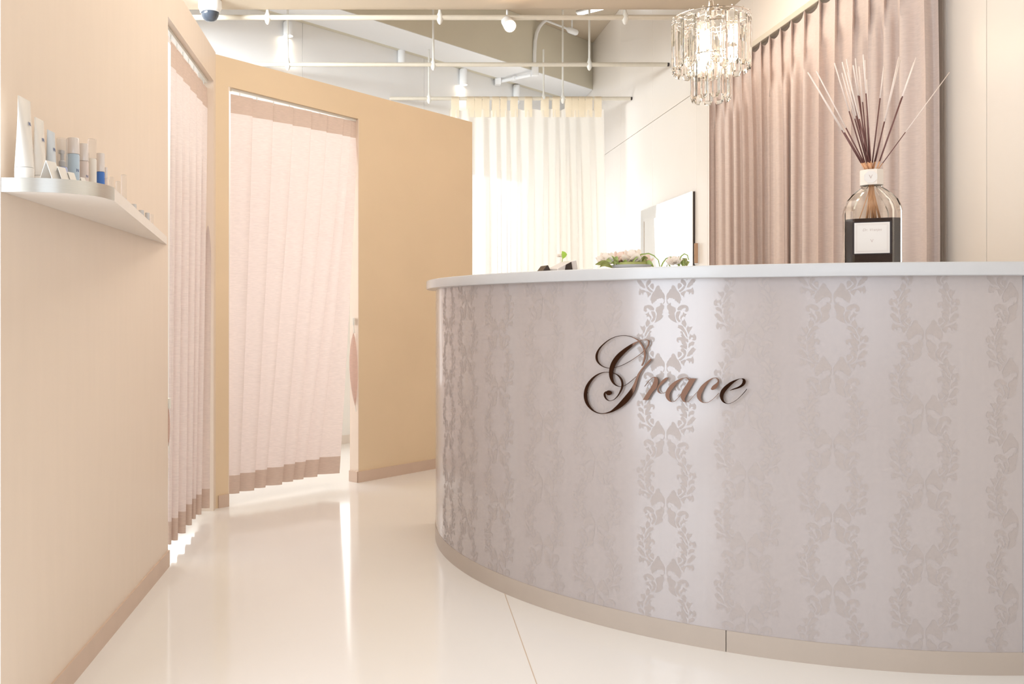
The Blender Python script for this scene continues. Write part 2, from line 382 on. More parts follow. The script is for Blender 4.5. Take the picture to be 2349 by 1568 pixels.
# damask print: wreaths of acanthus leaves, each leaf its own outline, a hair proud of the wallcovering
LEAF = [
 [(130,190),(112,215),(85,230),(85,290),(115,330),(108,352),(110,372),(133,395),(105,410),(110,440),(150,485),(200,515),(260,540),(240,490),(225,430),(215,370),(240,330),(235,280),(215,262),(195,250),(190,262),(165,232),(150,240),(150,190)],
 [(270,290),(300,250),(350,225),(400,220),(450,240),(475,285),(465,330),(430,348),(405,325),(427,310),(418,270),(400,280),(375,285),(368,300),(350,300),(340,322),(310,312),(290,325)],
 [(272,340),(320,330),(325,370),(300,410),(290,450),(330,520),(300,530),(262,490),(240,430),(250,370)],
 [(330,430),(370,390),(380,350),(395,372),(440,390),(410,410),(415,440),(390,425),(370,430),(345,460),(340,500),(325,460)],
 [(345,550),(360,520),(355,500),(378,505),(400,470),(408,500),(425,520),(435,570),(415,620),(385,600),(360,570)],
 [(440,660),(436,620),(458,620),(455,590),(490,620),(545,600),(520,650),(490,690),(475,740),(460,710)],
 [(480,790),(500,760),(490,730),(520,755),(560,755),(570,730),(605,770),(610,820),(580,850),(540,840),(560,815),(545,795),(520,795),(505,820),(490,840)],
 [(265,620),(290,605),(290,580),(330,585),(365,595),(400,650),(440,730),(455,800),(430,780),(400,720),(350,670),(310,640)],
 [(320,700),(345,685),(368,705),(378,745),(420,800),(380,800),(335,765),(355,740)],
 [(260,860),(262,815),(300,795),(350,795),(350,775),(400,795),(430,815),(460,825),(468,880),(440,880),(400,855),(435,900),(447,960),(437,1010),(400,990),(360,985),(315,955),(345,935),(385,940),(350,900),(330,850),(300,845),(285,862),(300,880),(278,890)],
 [(335,1010),(350,985),(385,995),(415,1020),(430,1060),(425,1110),(380,1085),(365,1060),(335,1045)],
 [(470,960),(485,900),(540,865),(578,880),(570,915),(555,935),(510,940),(480,980)],
 [(440,1130),(470,1060),(505,1020),(525,990),(560,970),(575,990),(603,1000),(585,1025),(580,1045),(550,1060),(548,1090),(510,1105),(480,1130)],
 [(420,1190),(470,1165),(520,1165),(545,1130),(570,1200),(560,1250),(535,1255),(525,1215),(505,1225),(485,1255),(478,1215)],
 [(280,1060),(310,1050),(345,1070),(350,1110),(325,1130),(290,1160),(275,1110)],
 [(290,1195),(350,1150),(400,1090),(415,1130),(370,1180),(330,1210)],
 [(330,1225),(400,1190),(430,1200),(400,1250),(390,1305),(368,1270),(345,1265)],
 [(75,1340),(70,1280),(90,1230),(125,1190),(130,1165),(165,1150),(160,1125),(180,1090),(210,1090),(240,1130),(255,1175),(280,1200),(300,1220),(330,1290),(345,1350),(322,1360),(325,1395),(300,1420),(285,1385),(265,1395),(255,1360),(232,1368),(222,1330),(195,1335),(180,1312),(150,1325),(140,1305),(110,1320),(82,1345),(88,1385),(115,1422),(95,1420),(75,1390)],
]
colx = [1028.3, 1070.7, 1142.5, 1246, 1366.8, 1526.8, 1713, 1910, 2121, 2338]
bm = bmesh.new(); R = KR+0.0004
PER = 0.2005
for ci, x in enumerate(colx):
    ph0 = hit(x)[0]
    zb = 1.0255+0.0+(0 if ci % 2 == 1 else 0.1)
    for k in range(-1, 7):
        for sgn in (-1, 1):
            for lf in LEAF:
                pts = []
                for (px, py) in lf:
                    u = (px-55)/6300.0; v = py/6076.0*(PER/0.2)
                    pts.append((u*sgn, zb-k*PER-v+0.0))
                if min(p[1] for p in pts) < ZK+0.001:
                    pts = [(a, max(b, ZK+0.001)) for a, b in pts]
                    if max(p[1] for p in pts)-min(p[1] for p in pts) < 0.003: continue
                if max(p[1] for p in pts) > ZT0-0.001:
                    pts = [(a, min(b, ZT0-0.001)) for a, b in pts]
                    if max(p[1] for p in pts)-min(p[1] for p in pts) < 0.003: continue
                if ph0-max(p[0] for p in pts)/KR < phi_r+0.002: 
                    continue
                vs = [bm.verts.new(cyl(ph0-a/KR, R, b)) for a, b in pts]
                for t in tessellate_polygon([[Vector((a, b, 0)) for a, b in pts]]):
                    try: bm.faces.new([vs[i] for i in t])
                    except ValueError: pass
# consistent outward normals
bm.normal_update()
for f in bm.faces:
    c = f.calc_center_median()
    if f.normal.dot(Vector((c.x-KX, c.y-KY, 0))) < 0: f.normal_flip()
me = bpy.data.meshes.new('damask_print'); bm.to_mesh(me); bm.free()
local(link('damask_print', me, M_PRINT, counter), counter)

# ------------------------------------------------------------------ raised script letters on the counter
sign = empty('script_lettering', tuple(cyl(hit(1530)[0], KR+0.012, EYE-0.2)), 'bronze mirror script letters reading Grace mounted on the counter front', 'sign')
RL = KR+0.013; TH = 0.004
def surf(x, y):
    ph, Y = hit(x, RL); return ph*RL, zof(y, Y)
def smoothstroke(pts, sub=5):
    out = []
    n = len(pts)
    for i in range(n-1):
        p0, p1, p2, p3 = pts[max(0, i-1)], pts[i], pts[i+1], pts[min(n-1, i+2)]
        for k in range(sub):
            t = k/sub; out.append(tuple(0.5*((2*p1[j])+(-p0[j]+p2[j])*t+(2*p0[j]-5*p1[j]+4*p2[j]-p3[j])*t*t+(-p0[j]+3*p1[j]-3*p2[j]+p3[j])*t**3) for j in range(3)))
    out.append(pts[-1]); return out
def stroke_poly(pts, ox, oy, sc):
    P = smoothstroke(pts); L = []; Rr = []
    for i, (x, y, wd) in enumerate(P):
        a = P[max(0, i-1)]; b = P[min(len(P)-1, i+1)]; dx, dy = b[0]-a[0], b[1]-a[1]; l = math.hypot(dx, dy) or 1
        nx, ny = -dy/l, dx/l; h = max(wd, 11*sc/13.0)/2
        L.append((ox+(x+nx*h)/sc, oy+(y+ny*h)/sc)); Rr.append((ox+(x-nx*h)/sc, oy+(y-ny*h)/sc))
    return L, Rr
def letter(label, strokes, polys, ox, oy, sc, dots=()):
    bm = bmesh.new()
    def lay(x, y, r): s, z = surf(x, y); return bm.verts.new(cyl(s/RL, r, z))
    k = 0
    for st in strokes:
        L, Rr = stroke_poly(st, ox, oy, sc); k += 1; o = 0.00003*k
        rows = [[lay(*a, RL-TH), lay(*a, RL+o), lay(*b, RL+o), lay(*b, RL-TH)] for a, b in zip(L, Rr)]
        for a, b in zip(rows, rows[1:]):
            for j in range(4): bm.faces.new((a[j], a[(j+1) % 4], b[(j+1) % 4], b[j]))
        bm.faces.new(rows[0]); bm.faces.new(rows[-1])
    for pl in list(polys)+[[(cx_+rx*math.cos(2*pi*i/24), cy_+ry*math.sin(2*pi*i/24)) for i in range(24)] for cx_, cy_, rx, ry in dots]:
        k += 1; o = 0.00003*k
        pp = [(ox+a/sc, oy+b/sc) for a, b in pl]
        A = [lay(*p, RL+o) for p in pp]; B = [lay(*p, RL-TH) for p in pp]
        for i in range(len(pp)): j = (i+1) % len(pp); bm.faces.new((A[i], A[j], B[j], B[i]))
        for t in tessellate_polygon([[Vector((a, b, 0)) for a, b in pp]]):
            bm.faces.new([A[i] for i in t]); bm.faces.new([B[i] for i in t])
    o = fin(bm, 'letter', M_LETTER, sign); local(o, sign); o['label'] = label
    return o
G1 = [(1112,615,20),(1150,530,26),(1170,440,33),(1160,340,34),(1120,250,28),(1060,170,22),(985,120,14),(900,88,10),(790,72,9),(690,83,9),(600,110,10),(500,165,13),(400,250,18),(335,330,24),(302,410,32),(298,480,32),(320,545,24),(370,600,16),(440,640,11),(530,658,8),(600,652,8),(660,640,8),(760,605,8),(860,555,8),(960,495,8),(1060,425,9),(1140,360,10),(1190,310,16),(1230,245,24),(1240,190,28),(1225,158,18),(1185,145,8),(1120,150,8),(1060,172,14),(980,215,34),(880,285,56),(790,355,70),(700,440,82),(630,530,84),(585,620,80),(562,710,72),(558,790,62),(572,860,46),(600,920,30),(640,960,18),(690,985,10),(750,990,8),(800,975,8),(870,930,8),(950,865,8),(1012,808,8)]
G2 = [(1282,496,30),(1225,560,34),(1160,630,28),(1110,690,30),(1065,760,36),(1030,840,40),(1000,930,50),(960,1030,70),(900,1130,92),(820,1230,100),(730,1320,84),(640,1390,56),(560,1440,32),(470,1467,16),(390,1474,12),(310,1460,14),(230,1415,22),(165,1350,34),(120,1270,46),(100,1190,52),(98,1110,52),(118,1020,50),(155,940,44),(210,865,36),(280,800,26),(370,750,16),(460,732,9),(540,735,8),(610,748,10),(680,785,18),(730,840,26),(757,900,30),(762,970,32),(745,1040,28),(705,1120,20),(660,1180,14),(600,1230,8),(530,1245,8),(475,1215,16),(445,1160,26),(445,1110,26),(470,1080,14)]
letter('bronze letter G with long looping swashes', [G1, G2], [], 1330, 760, 7.839, dots=[(520, 1102, 52, 44)])
letter('bronze letter r', [[(240,600,10),(330,480,12),(420,380,14),(490,332,16),(540,320,22)],
        [(945,335,16),(900,365,66),(830,420,85),(760,490,80),(700,555,60),(655,620,48),(640,690,48),(655,750,44),(690,790,26),(740,815,10),(800,803,9),(870,765,8)]],
       [[(515,318),(560,312),(605,325),(640,370),(648,450),(635,560),(605,645),(520,725),(430,850),(340,1012),(188,1002),(300,820),(420,640),(490,510),(528,420),(532,350)]], 1460, 840, 13.07)
letter('bronze letter a', [[(1575,410,40),(1545,368,34),(1490,340,18),(1400,352,22),(1300,402,52),(1180,480,88),(1080,580,120),(990,690,132),(940,790,132),(932,880,125),(955,960,92),(1000,1028,50),(1060,1062,14),(1130,1050,12),(1200,990,12),(1280,900,12),(1370,770,14),(1450,640,18),(1520,520,30)],
        [(1430,1060,14),(1500,1070,12),(1560,1045,12),(1640,965,12),(1740,850,12),(1830,750,12)]],
       [[(1605,355),(1785,365),(1700,505),(1620,645),(1540,785),(1480,885),(1448,970),(1455,1035),(1475,1075),(1400,1055),(1350,985),(1325,900),(1330,820),(1380,720),(1440,620),(1505,530),(1555,440)]], 1460, 840, 13.07)
letter('bronze letter c', [[(640,800,40),(690,795,110),(780,730,150),(860,640,100),(905,560,60),(900,485,45),(862,438,28),(790,415,16),(700,430,24),(600,490,52),(480,590,92),(370,710,130),(290,830,155),(228,950,162),(208,1060,155),(225,1150,118),(270,1230,70),(340,1290,26),(430,1308,16),(530,1290,14),(650,1220,14),(770,1120,14),(880,1010,14),(930,950,12)]], [], 1590, 840, 15.68)
letter('bronze letter e', [[(1320,870,10),(1400,835,30),(1500,800,45),(1620,760,60),(1730,700,80),(1810,620,108),(1835,540,116),(1812,472,76),(1740,440,14),(1640,455,20),(1500,520,60),(1370,600,100),(1250,700,130),(1140,810,148),(1060,920,150),(1025,1030,138),(1030,1130,112),(1060,1220,78),(1120,1290,46),(1210,1335,16),(1320,1330,14),(1440,1280,14),(1580,1190,16),(1720,1060,20),(1850,920,24),(1935,810,20)]], [], 1590, 840, 15.68)
bm = bmesh.new()                                       # stand-off pins
for x, y in ((1342.5,901),(1404,838),(1438,912),(1493,898),(1531.5,905),(1567,905),(1603.7,907),(1655.7,910)):
    s, z = surf(x, y); a_tube(bm, [cyl(s/RL, KR, z), cyl(s/RL, RL-TH, z)], 0.0018, 6)
local(fin(bm, 'mounting_pin', M_LETTER, sign), sign)['kind'] = 'stuff'

# ================================================================== CURTAINS IN DOORWAYS
def folded(name, label, top, bot, depth_of, z_top, z_bot, head, hem, body_m, band_m, fold=1.0, group='pleated curtains hung in the two doorways', ret=3.0):
    """top / bot: columns where the folds begin; depth_of(x): depth of the hanging line at that column.
    The cloth runs square to the view, then doubles back at each fold."""
    n = len(bot)-1; root = None
    def path(xs, amp, bow):
        pts = []
        for k in range(n):
            a, b = xs[k], xs[k+1]; Ya = depth_of(a); Yb = depth_of(b)
            Yf = Ya+(Yb-Ya)*0.10
            for i in range(7):
                t = i/6; x = a+(b-a)*t
                Yflat = Ya+(Yb-Ya)*t; Yfold = Yf+(Yb-Ya)*(0.05*t)-bow*math.sin(pi*t)
                pts.append((x, Yflat*(1-amp)+Yfold*amp))
            if k < n-1:
                for i in (1, 2, 3):
                    t = i/3.0; x = b-ret*amp*math.sin(pi*0.5*t)*(1 if t < 1 else 0)
                    Yfold = Yf+(Yb-Ya)*0.05+(Yb-Yf)*t
                    pts.append((x, Yb*(1-amp)+Yfold*amp))
        return pts
    levels = [0, 0.045, 0.10, 0.18, 0.3, 0.45, 0.6, 0.75, 0.88, 0.955, 1.0]
    rows = []
    for lv in levels:
        xs = [top[k]+(bot[k]-top[k])*(lv**1.25) for k in range(n+1)]
        amp = min(1.0, 0.12+lv*4.0)*fold
        row = []
        for (x, Y) in path(xs, amp, 0.006):
            zt_ = z_top(x); zb_ = z_bot(x); z = zt_+(zb_-zt_)*lv
            p = at(x, 0, Y); row.append((p.x, p.y, z))
        rows.append(row)
    c = Vector(rows[-1][len(rows[-1])//2])
    root = empty(name, (c.x, c.y, c.z), label, 'curtain', group)
    def split(z_hi, z_lo, nm, m, rr):
        out = []
        for r0 in rr: out.append([(p[0]-c.x, p[1]-c.y, p[2]-c.z) for p in r0])
        return grid(nm, out, m, root, angle=60)
    # bands cut by exact heights: header rows, body rows, hem rows
    def row_at(dist, from_top):
        out = []
        m_ = len(rows[0])
        for i in range(m_):
            col = [r[i] for r in rows]; tot = col[0][2]-col[-1][2]
            f = dist/tot if from_top else 1-dist/tot
            for j in range(len(levels)-1):
                if levels[j] <= f <= levels[j+1]:
                    t = (f-levels[j])/(levels[j+1]-levels[j]); a, b = col[j], col[j+1]
                    out.append(tuple(a[q]+(b[q]-a[q])*t for q in range(3))); break
        return out
    rh = row_at(head, True); rb = row_at(hem, False)
    tot = rows[0][0][2]-rows[-1][0][2]
    mid = [rows[j] for j in range(len(levels)) if head/tot+0.012 < levels[j] < 1-hem/tot-0.012]
    split(0, 0, 'header_band', band_m, [rows[0], rh]); split(0, 0, 'curtain_cloth', body_m, [rh]+mid+[rb]); split(0, 0, 'hem_band', band_m, [rb, rows[-1]])
    return root, rows, c
dc2 = lambda x: on_c(C2+0.036, x)
cu2, rows2, c2_ = folded('doorway_curtain', 'wide pale pink pleated curtain glowing in the doorway of the ochre diagonal wall',
    [529, 580, 627, 673, 715, 751, 788, 806, 821], [523, 549, 583, 609, 647, 672, 696, 728, 779], dc2,
    lambda x: 2.066-0.012*(x-529)/292, lambda x: 0.055+0.027*(x-523)/250, 0.095, 0.092, F_CURT, F_CURTD)
dc1 = lambda x: (XL-0.034)*F/(x-CX)
cu1, rows1, c1_ = folded('doorway_curtain', 'narrow steeply foreshortened pleated curtain in the doorway of the left wall',
    [391.5, 404.6, 420.7, 436.8, 451.8, 465, 476.4, 486], [385, 393, 408, 426, 440, 449, 462, 481], dc1,
    lambda x: 2.058, lambda x: 0.046-0.01*(x-384)/100, 0.10, 0.09, F_CURT, F_CURTD)
# rails and hooks of the two doorways
def rail(label, a, b, n, rows, group='rails above the doorway curtains'):
    r = empty('curtain_rail', tuple((Vector(a)+Vector(b))/2), label, 'curtain rail', group)
    bm = bmesh.new(); A = Vector(a); B = Vector(b); dr = (B-A).normalized(); nn = Vector((-dr.y, dr.x, 0))*0.009
    for s in (1,):
        vs = [A-nn, A+nn, B+nn, B-nn]; a_prism(bm, [v[:2] for v in vs], [v.z for v in vs], [v.z+0.014 for v in vs])
    local(fin(bm, 'track', M_ROD, r), r)
    for i in range(n):
        p = A+(B-A)*((i+0.5)/n)
        bm = bmesh.new(); a_tube(bm, [p, p-Vector((0, 0, 0.018)), p-Vector((0, 0.004, 0.022))], 0.0022, 6); local(fin(bm, 'hook', M_ROD, r), r)
    return r
pA = at(530, 0, dc2(530)); pB = at(816, 0, dc2(816))
rail('white curtain track under the head of the ochre wall doorway', (pA.x, pA.y, 2.080), (pB.x, pB.y, 2.054), 8, None)
rail('white curtain track under the head of the left wall doorway', (XL-0.034, YA+0.02, 2.078), (XL-0.034, YB-0.02, 2.078), 8, None)

# tiebacks hanging on hooks beside the doorways
def tieback(label, x0, ytop, ybot, Y, wid, nx, hook_y):
    r = empty('curtain_tieback', tuple(at(x0, ytop, Y)), label, 'tieback')
    zt_, zb_ = zof(ytop, Y), zof(ybot, Y); H = zt_-zb_
    rows = []
    for i in range(13):
        t = i/12; wv = math.sin(pi*min(1, t*1.02))**0.7*wid*(1-0.15*t)
        z = zt_-H*t; cx_ = (x0-CX)*Y/F+nx*wid*0.25*t
        rows.append([(cx_+wv*s, Y-0.006*math.cos(s*pi), z) for s in (-0.75, -0.4, 0, 0.25, 0.5)])
    bm = bmesh.new(); V = [[bm.verts.new(p) for p in rr] for rr in rows]
    for a, b in zip(V, V[1:]):
        for i in range(4): bm.faces.new((a[i], a[i+1], b[i+1], b[i]))
    bmesh.ops.solidify(bm, geom=list(bm.faces), thickness=0.004)
    local(fin(bm, 'cloth_band', F_TIE, r, smooth=True), r)
    hk = at(x0, hook_y, Y)
    local(tube('loop', [Vector((hk.x, Y, zt_-0.01)), Vector((hk.x, Y-0.004, hk.z)), Vector((hk.x+0.006, Y, zt_-0.005))], 0.0018, M_ROD, r, 6), r)
    local(box('hook', (hk.x-0.006, Y-0.004, hk.z-0.02), (hk.x+0.006, Y+0.02, hk.z+0.02), M_ROD, r, bev=0.002), r)
    local(tube('loop', [Vector((rows[-1][2][0], Y, zb_+0.012)), Vector((rows[-1][2][0]+0.004, Y, zb_-0.03))], 0.0018, M_ROD, r, 6), r)
    return r
tieback('pink curtain tieback hooked on the jamb beside the ochre wall', 811, 762, 932, 5.20, 0.040, 1.0, 737)
tieback('thin curtain tieback edge showing at the left wall doorway corner', 386.5, 934, 1022, YA+0.012, 0.012, 0.2, 925)

# ================================================================== RIGHT WALL CURTAIN
ZR = 2.497
rb_ = [1627, 1642, 1665, 1684.6, 1706, 1730, 1749, 1768.6, 1799, 1814, 1840, 1877, 1912, 1951, 1988, 2026, 2063, 2125.6, 2157]
rt_ = [1627, 1640, 1660, 1680, 1700, 1722, 1745, 1765, 1790, 1815, 1845, 1880, 1916, 1957, 1993, 2028, 2064, 2116, 2150]
Xr0 = XR-0.045
levels = [0, 0.02, 0.045, 0.06, 0.075, 0.09, 0.11, 0.13, 0.18, 0.25, 0.5, 0.75, 1.0]
prof_n = 8; rows = []
for lv in levels:
    row = []
    for k in range(len(rb_)-1):
        s_ = min(1, lv*3); a = rt_[k]+(rb_[k]-rt_[k])*s_; b = rt_[k+1]+(rb_[k+1]-rt_[k+1])*s_
        for i in range(prof_n):
            t = i/(prof_n-1)
            body = -0.050*(1-t)**1.4+0.006*math.sin(t*pi*2+k)              # ridge towards the room at the left edge
            w_ = (t if t < 0.5 else 1-t)                                   # header: narrow pinch at the fold line
            pinch = -0.034*max(0, 1-w_*9)-0.004
            wgt = 0 if lv < 0.03 else min(1, (lv-0.03)/0.10)
            if 0.02 <= lv <= 0.06: pinch *= 0.55
            X = Xr0+pinch*(1-wgt)+body*wgt
            Yp = X*F/(a+(b-a)*t*0.985-CX)
            row.append((X, Yp, 0))
    rows.append(row)
zb_, zt_ = 0.07, ZR-0.028
c = Vector((Xr0, 4.8, zb_))
cr = empty('window_curtain', tuple(c), 'tall taupe pinch pleated curtain hanging along the right panelled wall', 'curtain')
R_ = []
for lv, row in zip(levels, rows):
    R_.append([(p[0]-c.x, p[1]-c.y, (zt_-(zt_-zb_)*lv)-c.z+(0.010*math.cos(i*2*pi/prof_n) if lv == 0 else 0)) for i, p in enumerate(row)])
grid('curtain_cloth', R_, F_RIGHT, cr, angle=70)
rr = empty('curtain_rail', (XR-0.04, 4.7, ZR), 'long white rail carrying the taupe curtain on the right wall', 'curtain rail')
local(box('track', (XR-0.062, on_x(XR, 2165), ZR-0.006), (XR-0.030, on_x(XR, 1619), ZR+0.026), M_BAR, rr, bev=0.003), rr)
local(box('track_cover', (XR-0.03, on_x(XR, 2165), ZR-0.004), (XR-0.0005, on_x(XR, 1619), ZR+0.050), M_PANEL, rr, bev=0.002), rr)
for k in range(1, len(rt_)-1):
    Yk = on_x(Xr0, rt_[k])
    bm = bmesh.new(); a_box(bm, (Xr0-0.006, Yk-0.006, ZR-0.030), (Xr0+0.004, Yk+0.006, ZR-0.004)); local(fin(bm, 'glider_hook', M_DARK, rr), rr)

# ================================================================== HANGING RAILS AND VOILE
ZBAR = 2.827; HB = ZBAR-EYE
def ybar(y): return HB*F/(CY-y)
Y1, Y2, Y3 = ybar(40), ybar(148), ybar(226)
def hanging(label, Y, x0, x1, rods):
    X0, X1 = (x0-CX)*Y/F, (x1-CX)*Y/F
    r = empty('hanging_rail', ((X0+X1)/2, Y, ZBAR), label, 'rail', 'steel rails hung below the ceiling')
    local(tube('bar', [(X0, Y, ZBAR), (X1, Y, ZBAR)], 0.016, M_BAR, r, 12), r)
    local(tube('end_cap', [(X1-0.001, Y, ZBAR), (X1+0.016, Y, ZBAR)], 0.0145, M_DARK, r, 12), r)
    for x, ztop_ in rods:
        X = (x-CX)*Y/F
        local(tube('rod', [(X, Y, ZBAR+0.012), (X, Y, ztop_)], 0.008, M_ROD, r, 8), r)
        local(lathe('collar', [(0.004, -0.045), (0.013, -0.035), (0.021, -0.012), (0.021, 0.012), (0.012, 0.03), (0.009, 0.05)], M_ROD, r, c=(X, Y, ZBAR), seg=10), r)
    return r
hanging('nearest hanging rail just beyond the edge of the lowered ceiling', Y1, 330, 1655, [(614, ZC), (1009, ZC), (1434, ZC)])
hanging('middle hanging rail running behind the lit crystal pendant', Y2, 575, 1530, [(660, ZC), (994, ZC), (1352, ZC)])
hanging('farthest hanging rail carrying the cream voile curtain', Y3, 880, 1446, [(984, ZB-0.004), (1247, ZB-0.004), (1291, ZC)])

vo = empty('voile_curtain', tuple(at(1210, 760, Y3)), 'sheer cream tab top voile curtain hanging from the farthest rail', 'curtain')
zt_ = zof(252, Y3); zb_ = 0.12
bm = bmesh.new(); rowsV = []
N = 150
for j, lv in enumerate([0, 0.03, 0.08, 0.2, 0.4, 0.6, 0.8, 1.0]):
    row = []
    for i in range(N+1):
        t = i/N; x = 1030+(1384-1030)*t+(6+6*math.sin(t*9))*lv*t
        ph = 2*pi*(t*13)+1.1*math.sin(t*17)+0.8*lv*math.sin(t*11+1)
        a = (0.012+0.035*min(1, lv*3))
        row.append(Vector(((x-CX)*Y3/F+0.012*math.sin(2*ph)*min(1, lv*2), Y3+a*math.sin(ph)-0.01, zt_+(zb_-zt_)*lv+(0.008*math.sin(t*60) if j == 0 else 0))))
    rowsV.append(row)
vl = [[tuple(p-vo.location) for p in r0] for r0 in rowsV]
grid('curtain_cloth', vl[1:], F_SHEER, vo, angle=80); grid('header_band', vl[:2], F_SHEER, vo, angle=80)
for a, b in ((120,180),(240,298),(302,357),(362,416),(438,495),(503,553),(583,638),(693,750),(822,880),(910,965),(1010,1058),(1062,1108),(1112,1160),(1165,1220),(1238,1292)):
    xa, xb = 1000+a/3.408, 1000+b/3.408; Xa, Xb = (xa-CX)*Y3/F, (xb-CX)*Y3/F
    prof = [(-0.020, -0.165), (-0.021, -0.09), (-0.020, -0.01), (-0.014, 0.013), (0, 0.0185), (0.014, 0.013), (0.020, -0.01), (0.021, -0.12)]
    grid('tab_loop', [[(Xa-vo.location.x+dx, Y3+dy-vo.location.y, ZBAR+dz-vo.location.z), (Xb-vo.location.x+dx, Y3+dy-vo.location.y, ZBAR+dz-vo.location.z)] for dy, dz in prof for dx in (0,)], F_TAB, vo, angle=80)

# ================================================================== DOWNLIGHTS, CONDUIT, DOME CAMERA
def downlight(label, x, ytop, ybot, wpx, lit):
    Y = on_c(7.80, x); X = (x-CX)*Y/F; r = wpx*Y/F/2
    z0, z1 = zof(ybot, Y), zof(ytop, Y)
    d_ = empty('downlight', (X, Y, z0), label, 'lamp', 'cylinder downlights along the ceiling beam')
    local(lathe('housing', [(r*0.9, 0.012), (r, 0.0), (r, z1-z0-0.01), (r*0.8, z1-z0), (0, z1-z0)], M_WHITE, d_, c=(X, Y, z0), seg=20), d_)
    local(tube('stem', [(X, Y, z1), (X, Y, ZB-0.001)], 0.008, M_WHITE, d_, 8), d_)
    local(lathe('lens', [(0, 0.004), (r*0.88, 0.004), (r*0.88, 0.010), (0, 0.010)], M_LED if lit else M_WHITE, d_, c=(X, Y, z0-0.0035), seg=20), d_)
    if lit:
        l = bpy.data.lights.new('downlight_beam', 'SPOT'); l.energy = 3.5; l.color = (1.0, 0.88, 0.72); l.spot_size = 1.5; l.spot_blend = 0.6; l.shadow_soft_size = 0.04
        lo = bpy.data.objects.new('downlight_beam', l); COL.objects.link(lo); lo.location = (X, Y, z0-0.02)
    return d_
downlight('lit white cylinder downlight farthest left on the ceiling beam', 661, 50, 83, 22, True)
downlight('unlit white cylinder downlight above the left part of the voile rail', 921, 113, 152, 17, False)
downlight('lit white cylinder downlight left of the pale conduit boxes', 1063, 158, 195, 18, True)
downlight('unlit white cylinder downlight just above the voile curtain tabs', 1185, 195, 238, 16, False)
# adjustable spot facing the room
Ys = Y1-0.0; X = (1165-CX)*Ys/F
sp = empty('spotlight', (X, Ys, zof(40, Ys)), 'bright round adjustable spotlight hung from the nearest rail', 'lamp')
local(tube('stem', [(X, Ys+0.03, ZC), (X, Ys+0.03, zof(46, Ys))], 0.007, M_WHITE, sp, 8), sp)
cc = at(1170, 60, Ys-0.12); ca = at(1161, 47, Ys+0.03); dr = (cc-ca).normalized()
Mx = Matrix.Translation(ca) @ dr.to_track_quat('Z', 'Y').to_matrix().to_4x4(); Lh = (cc-ca).length
local(lathe('housing', [(0.0, -0.02), (0.026, -0.018), (0.034, 0.02), (0.038, Lh), (0.034, Lh+0.002), (0.034, Lh-0.006), (0, Lh-0.006)], M_WHITE, sp, M=Mx, seg=20), sp)
local(lathe('lens', [(0, Lh-0.004), (0.033, Lh-0.004), (0.030, Lh+0.008), (0.018, Lh+0.016), (0, Lh+0.018)], M_BULB, sp, M=Mx, seg=20), sp)
# conduit
Yc_ = on_c(7.20, 1227)-0.03
cp = empty('conduit_pipe', tuple(at(1227, 164, Yc_)), 'pale conduit pipe with two junction boxes on the ceiling beam', 'pipe')
pts = []
for x, y in ((1252, 46.5), (1244, 53), (1237, 62), (1231, 76), (1227.5, 95), (1226.3, 120), (1226, 152)): pts.append(at(x, y, Yc_))
local(tube('pipe', pts, 0.017, M_WHITE, cp, 10), cp)
def cb(x, y, Y, wx, wy): 
    p = at(x, y, Y); hx = wx*Y/F/2; hz = wy*Y/F/2
    return local(box('junction_box', (p.x-hx, Y-0.03, p.z-hz), (p.x+hx, Y+0.03, p.z+hz), M_WHITE, cp, bev=0.006), cp)
cb(1227, 163, Yc_-0.02, 15, 24)
p0_ = at(1219, 172, Yc_-0.02); Yd = (ZB-0.03-EYE)*F/(CY-186.5); p1_ = at(1150, 186.5, Yd)
local(tube('pipe', [p0_, p1_], 0.016, M_WHITE, cp, 10), cp)
local(tube('pipe_clamp', [p0_.lerp(p1_, 0.5), p0_.lerp(p1_, 0.58)], 0.024, M_WHITE, cp, 10), cp)
pb = at(1142, 186, Yd)
local(box('junction_box', (pb.x-0.03, Yd-0.035, pb.z-0.038), (pb.x+0.03, Yd+0.035, ZB-0.003), M_WHITE, cp, bev=0.006), cp)
# fluorescent batten and sprinkler on the high ceiling
Ya_ = (ZC-0.03-EYE)*F/(CY-33); Yb_ = (ZC-0.03-EYE)*F/(CY-14)
fl = empty('batten_lamp', tuple(at(1350, 25, (Ya_+Yb_)/2)), 'thin lit fluorescent batten on the high ceiling in the far corner', 'lamp')
local(tube('tube', [at(1326, 33, Ya_), at(1402, 14, Yb_)], 0.014, M_TUBE, fl, 10), fl)
a_, b_ = at(1322, 33.5, Ya_), at(1404, 13.5, Yb_); a_.z += 0.02; b_.z += 0.02
local(tube('body', [a_, b_], 0.012, M_WHITE, fl, 8), fl)
Yq = (ZC-0.10-EYE)*F/(CY-70)
sk = empty('ceiling_sprinkler', tuple(at(1313, 70, Yq)), 'small pale sprinkler head on a thin pipe under the high ceiling', 'sprinkler')
local(tube('pipe', [at(1252, 47, Yq), at(1302, 66, Yq)], 0.010, M_WHITE, sk, 8), sk)
local(tube('head', [at(1300, 65, Yq), at(1306, 69, Yq), at(1322, 75, Yq), at(1326, 76, Yq)], [0.014, 0.028, 0.028, 0.016], M_WHITE, sk, 12), sk)
local(tube('bracket', [at(1312, 70, Yq), (at(1312, 70, Yq).x, Yq, ZC)], 0.008, M_WHITE, sk, 8), sk)
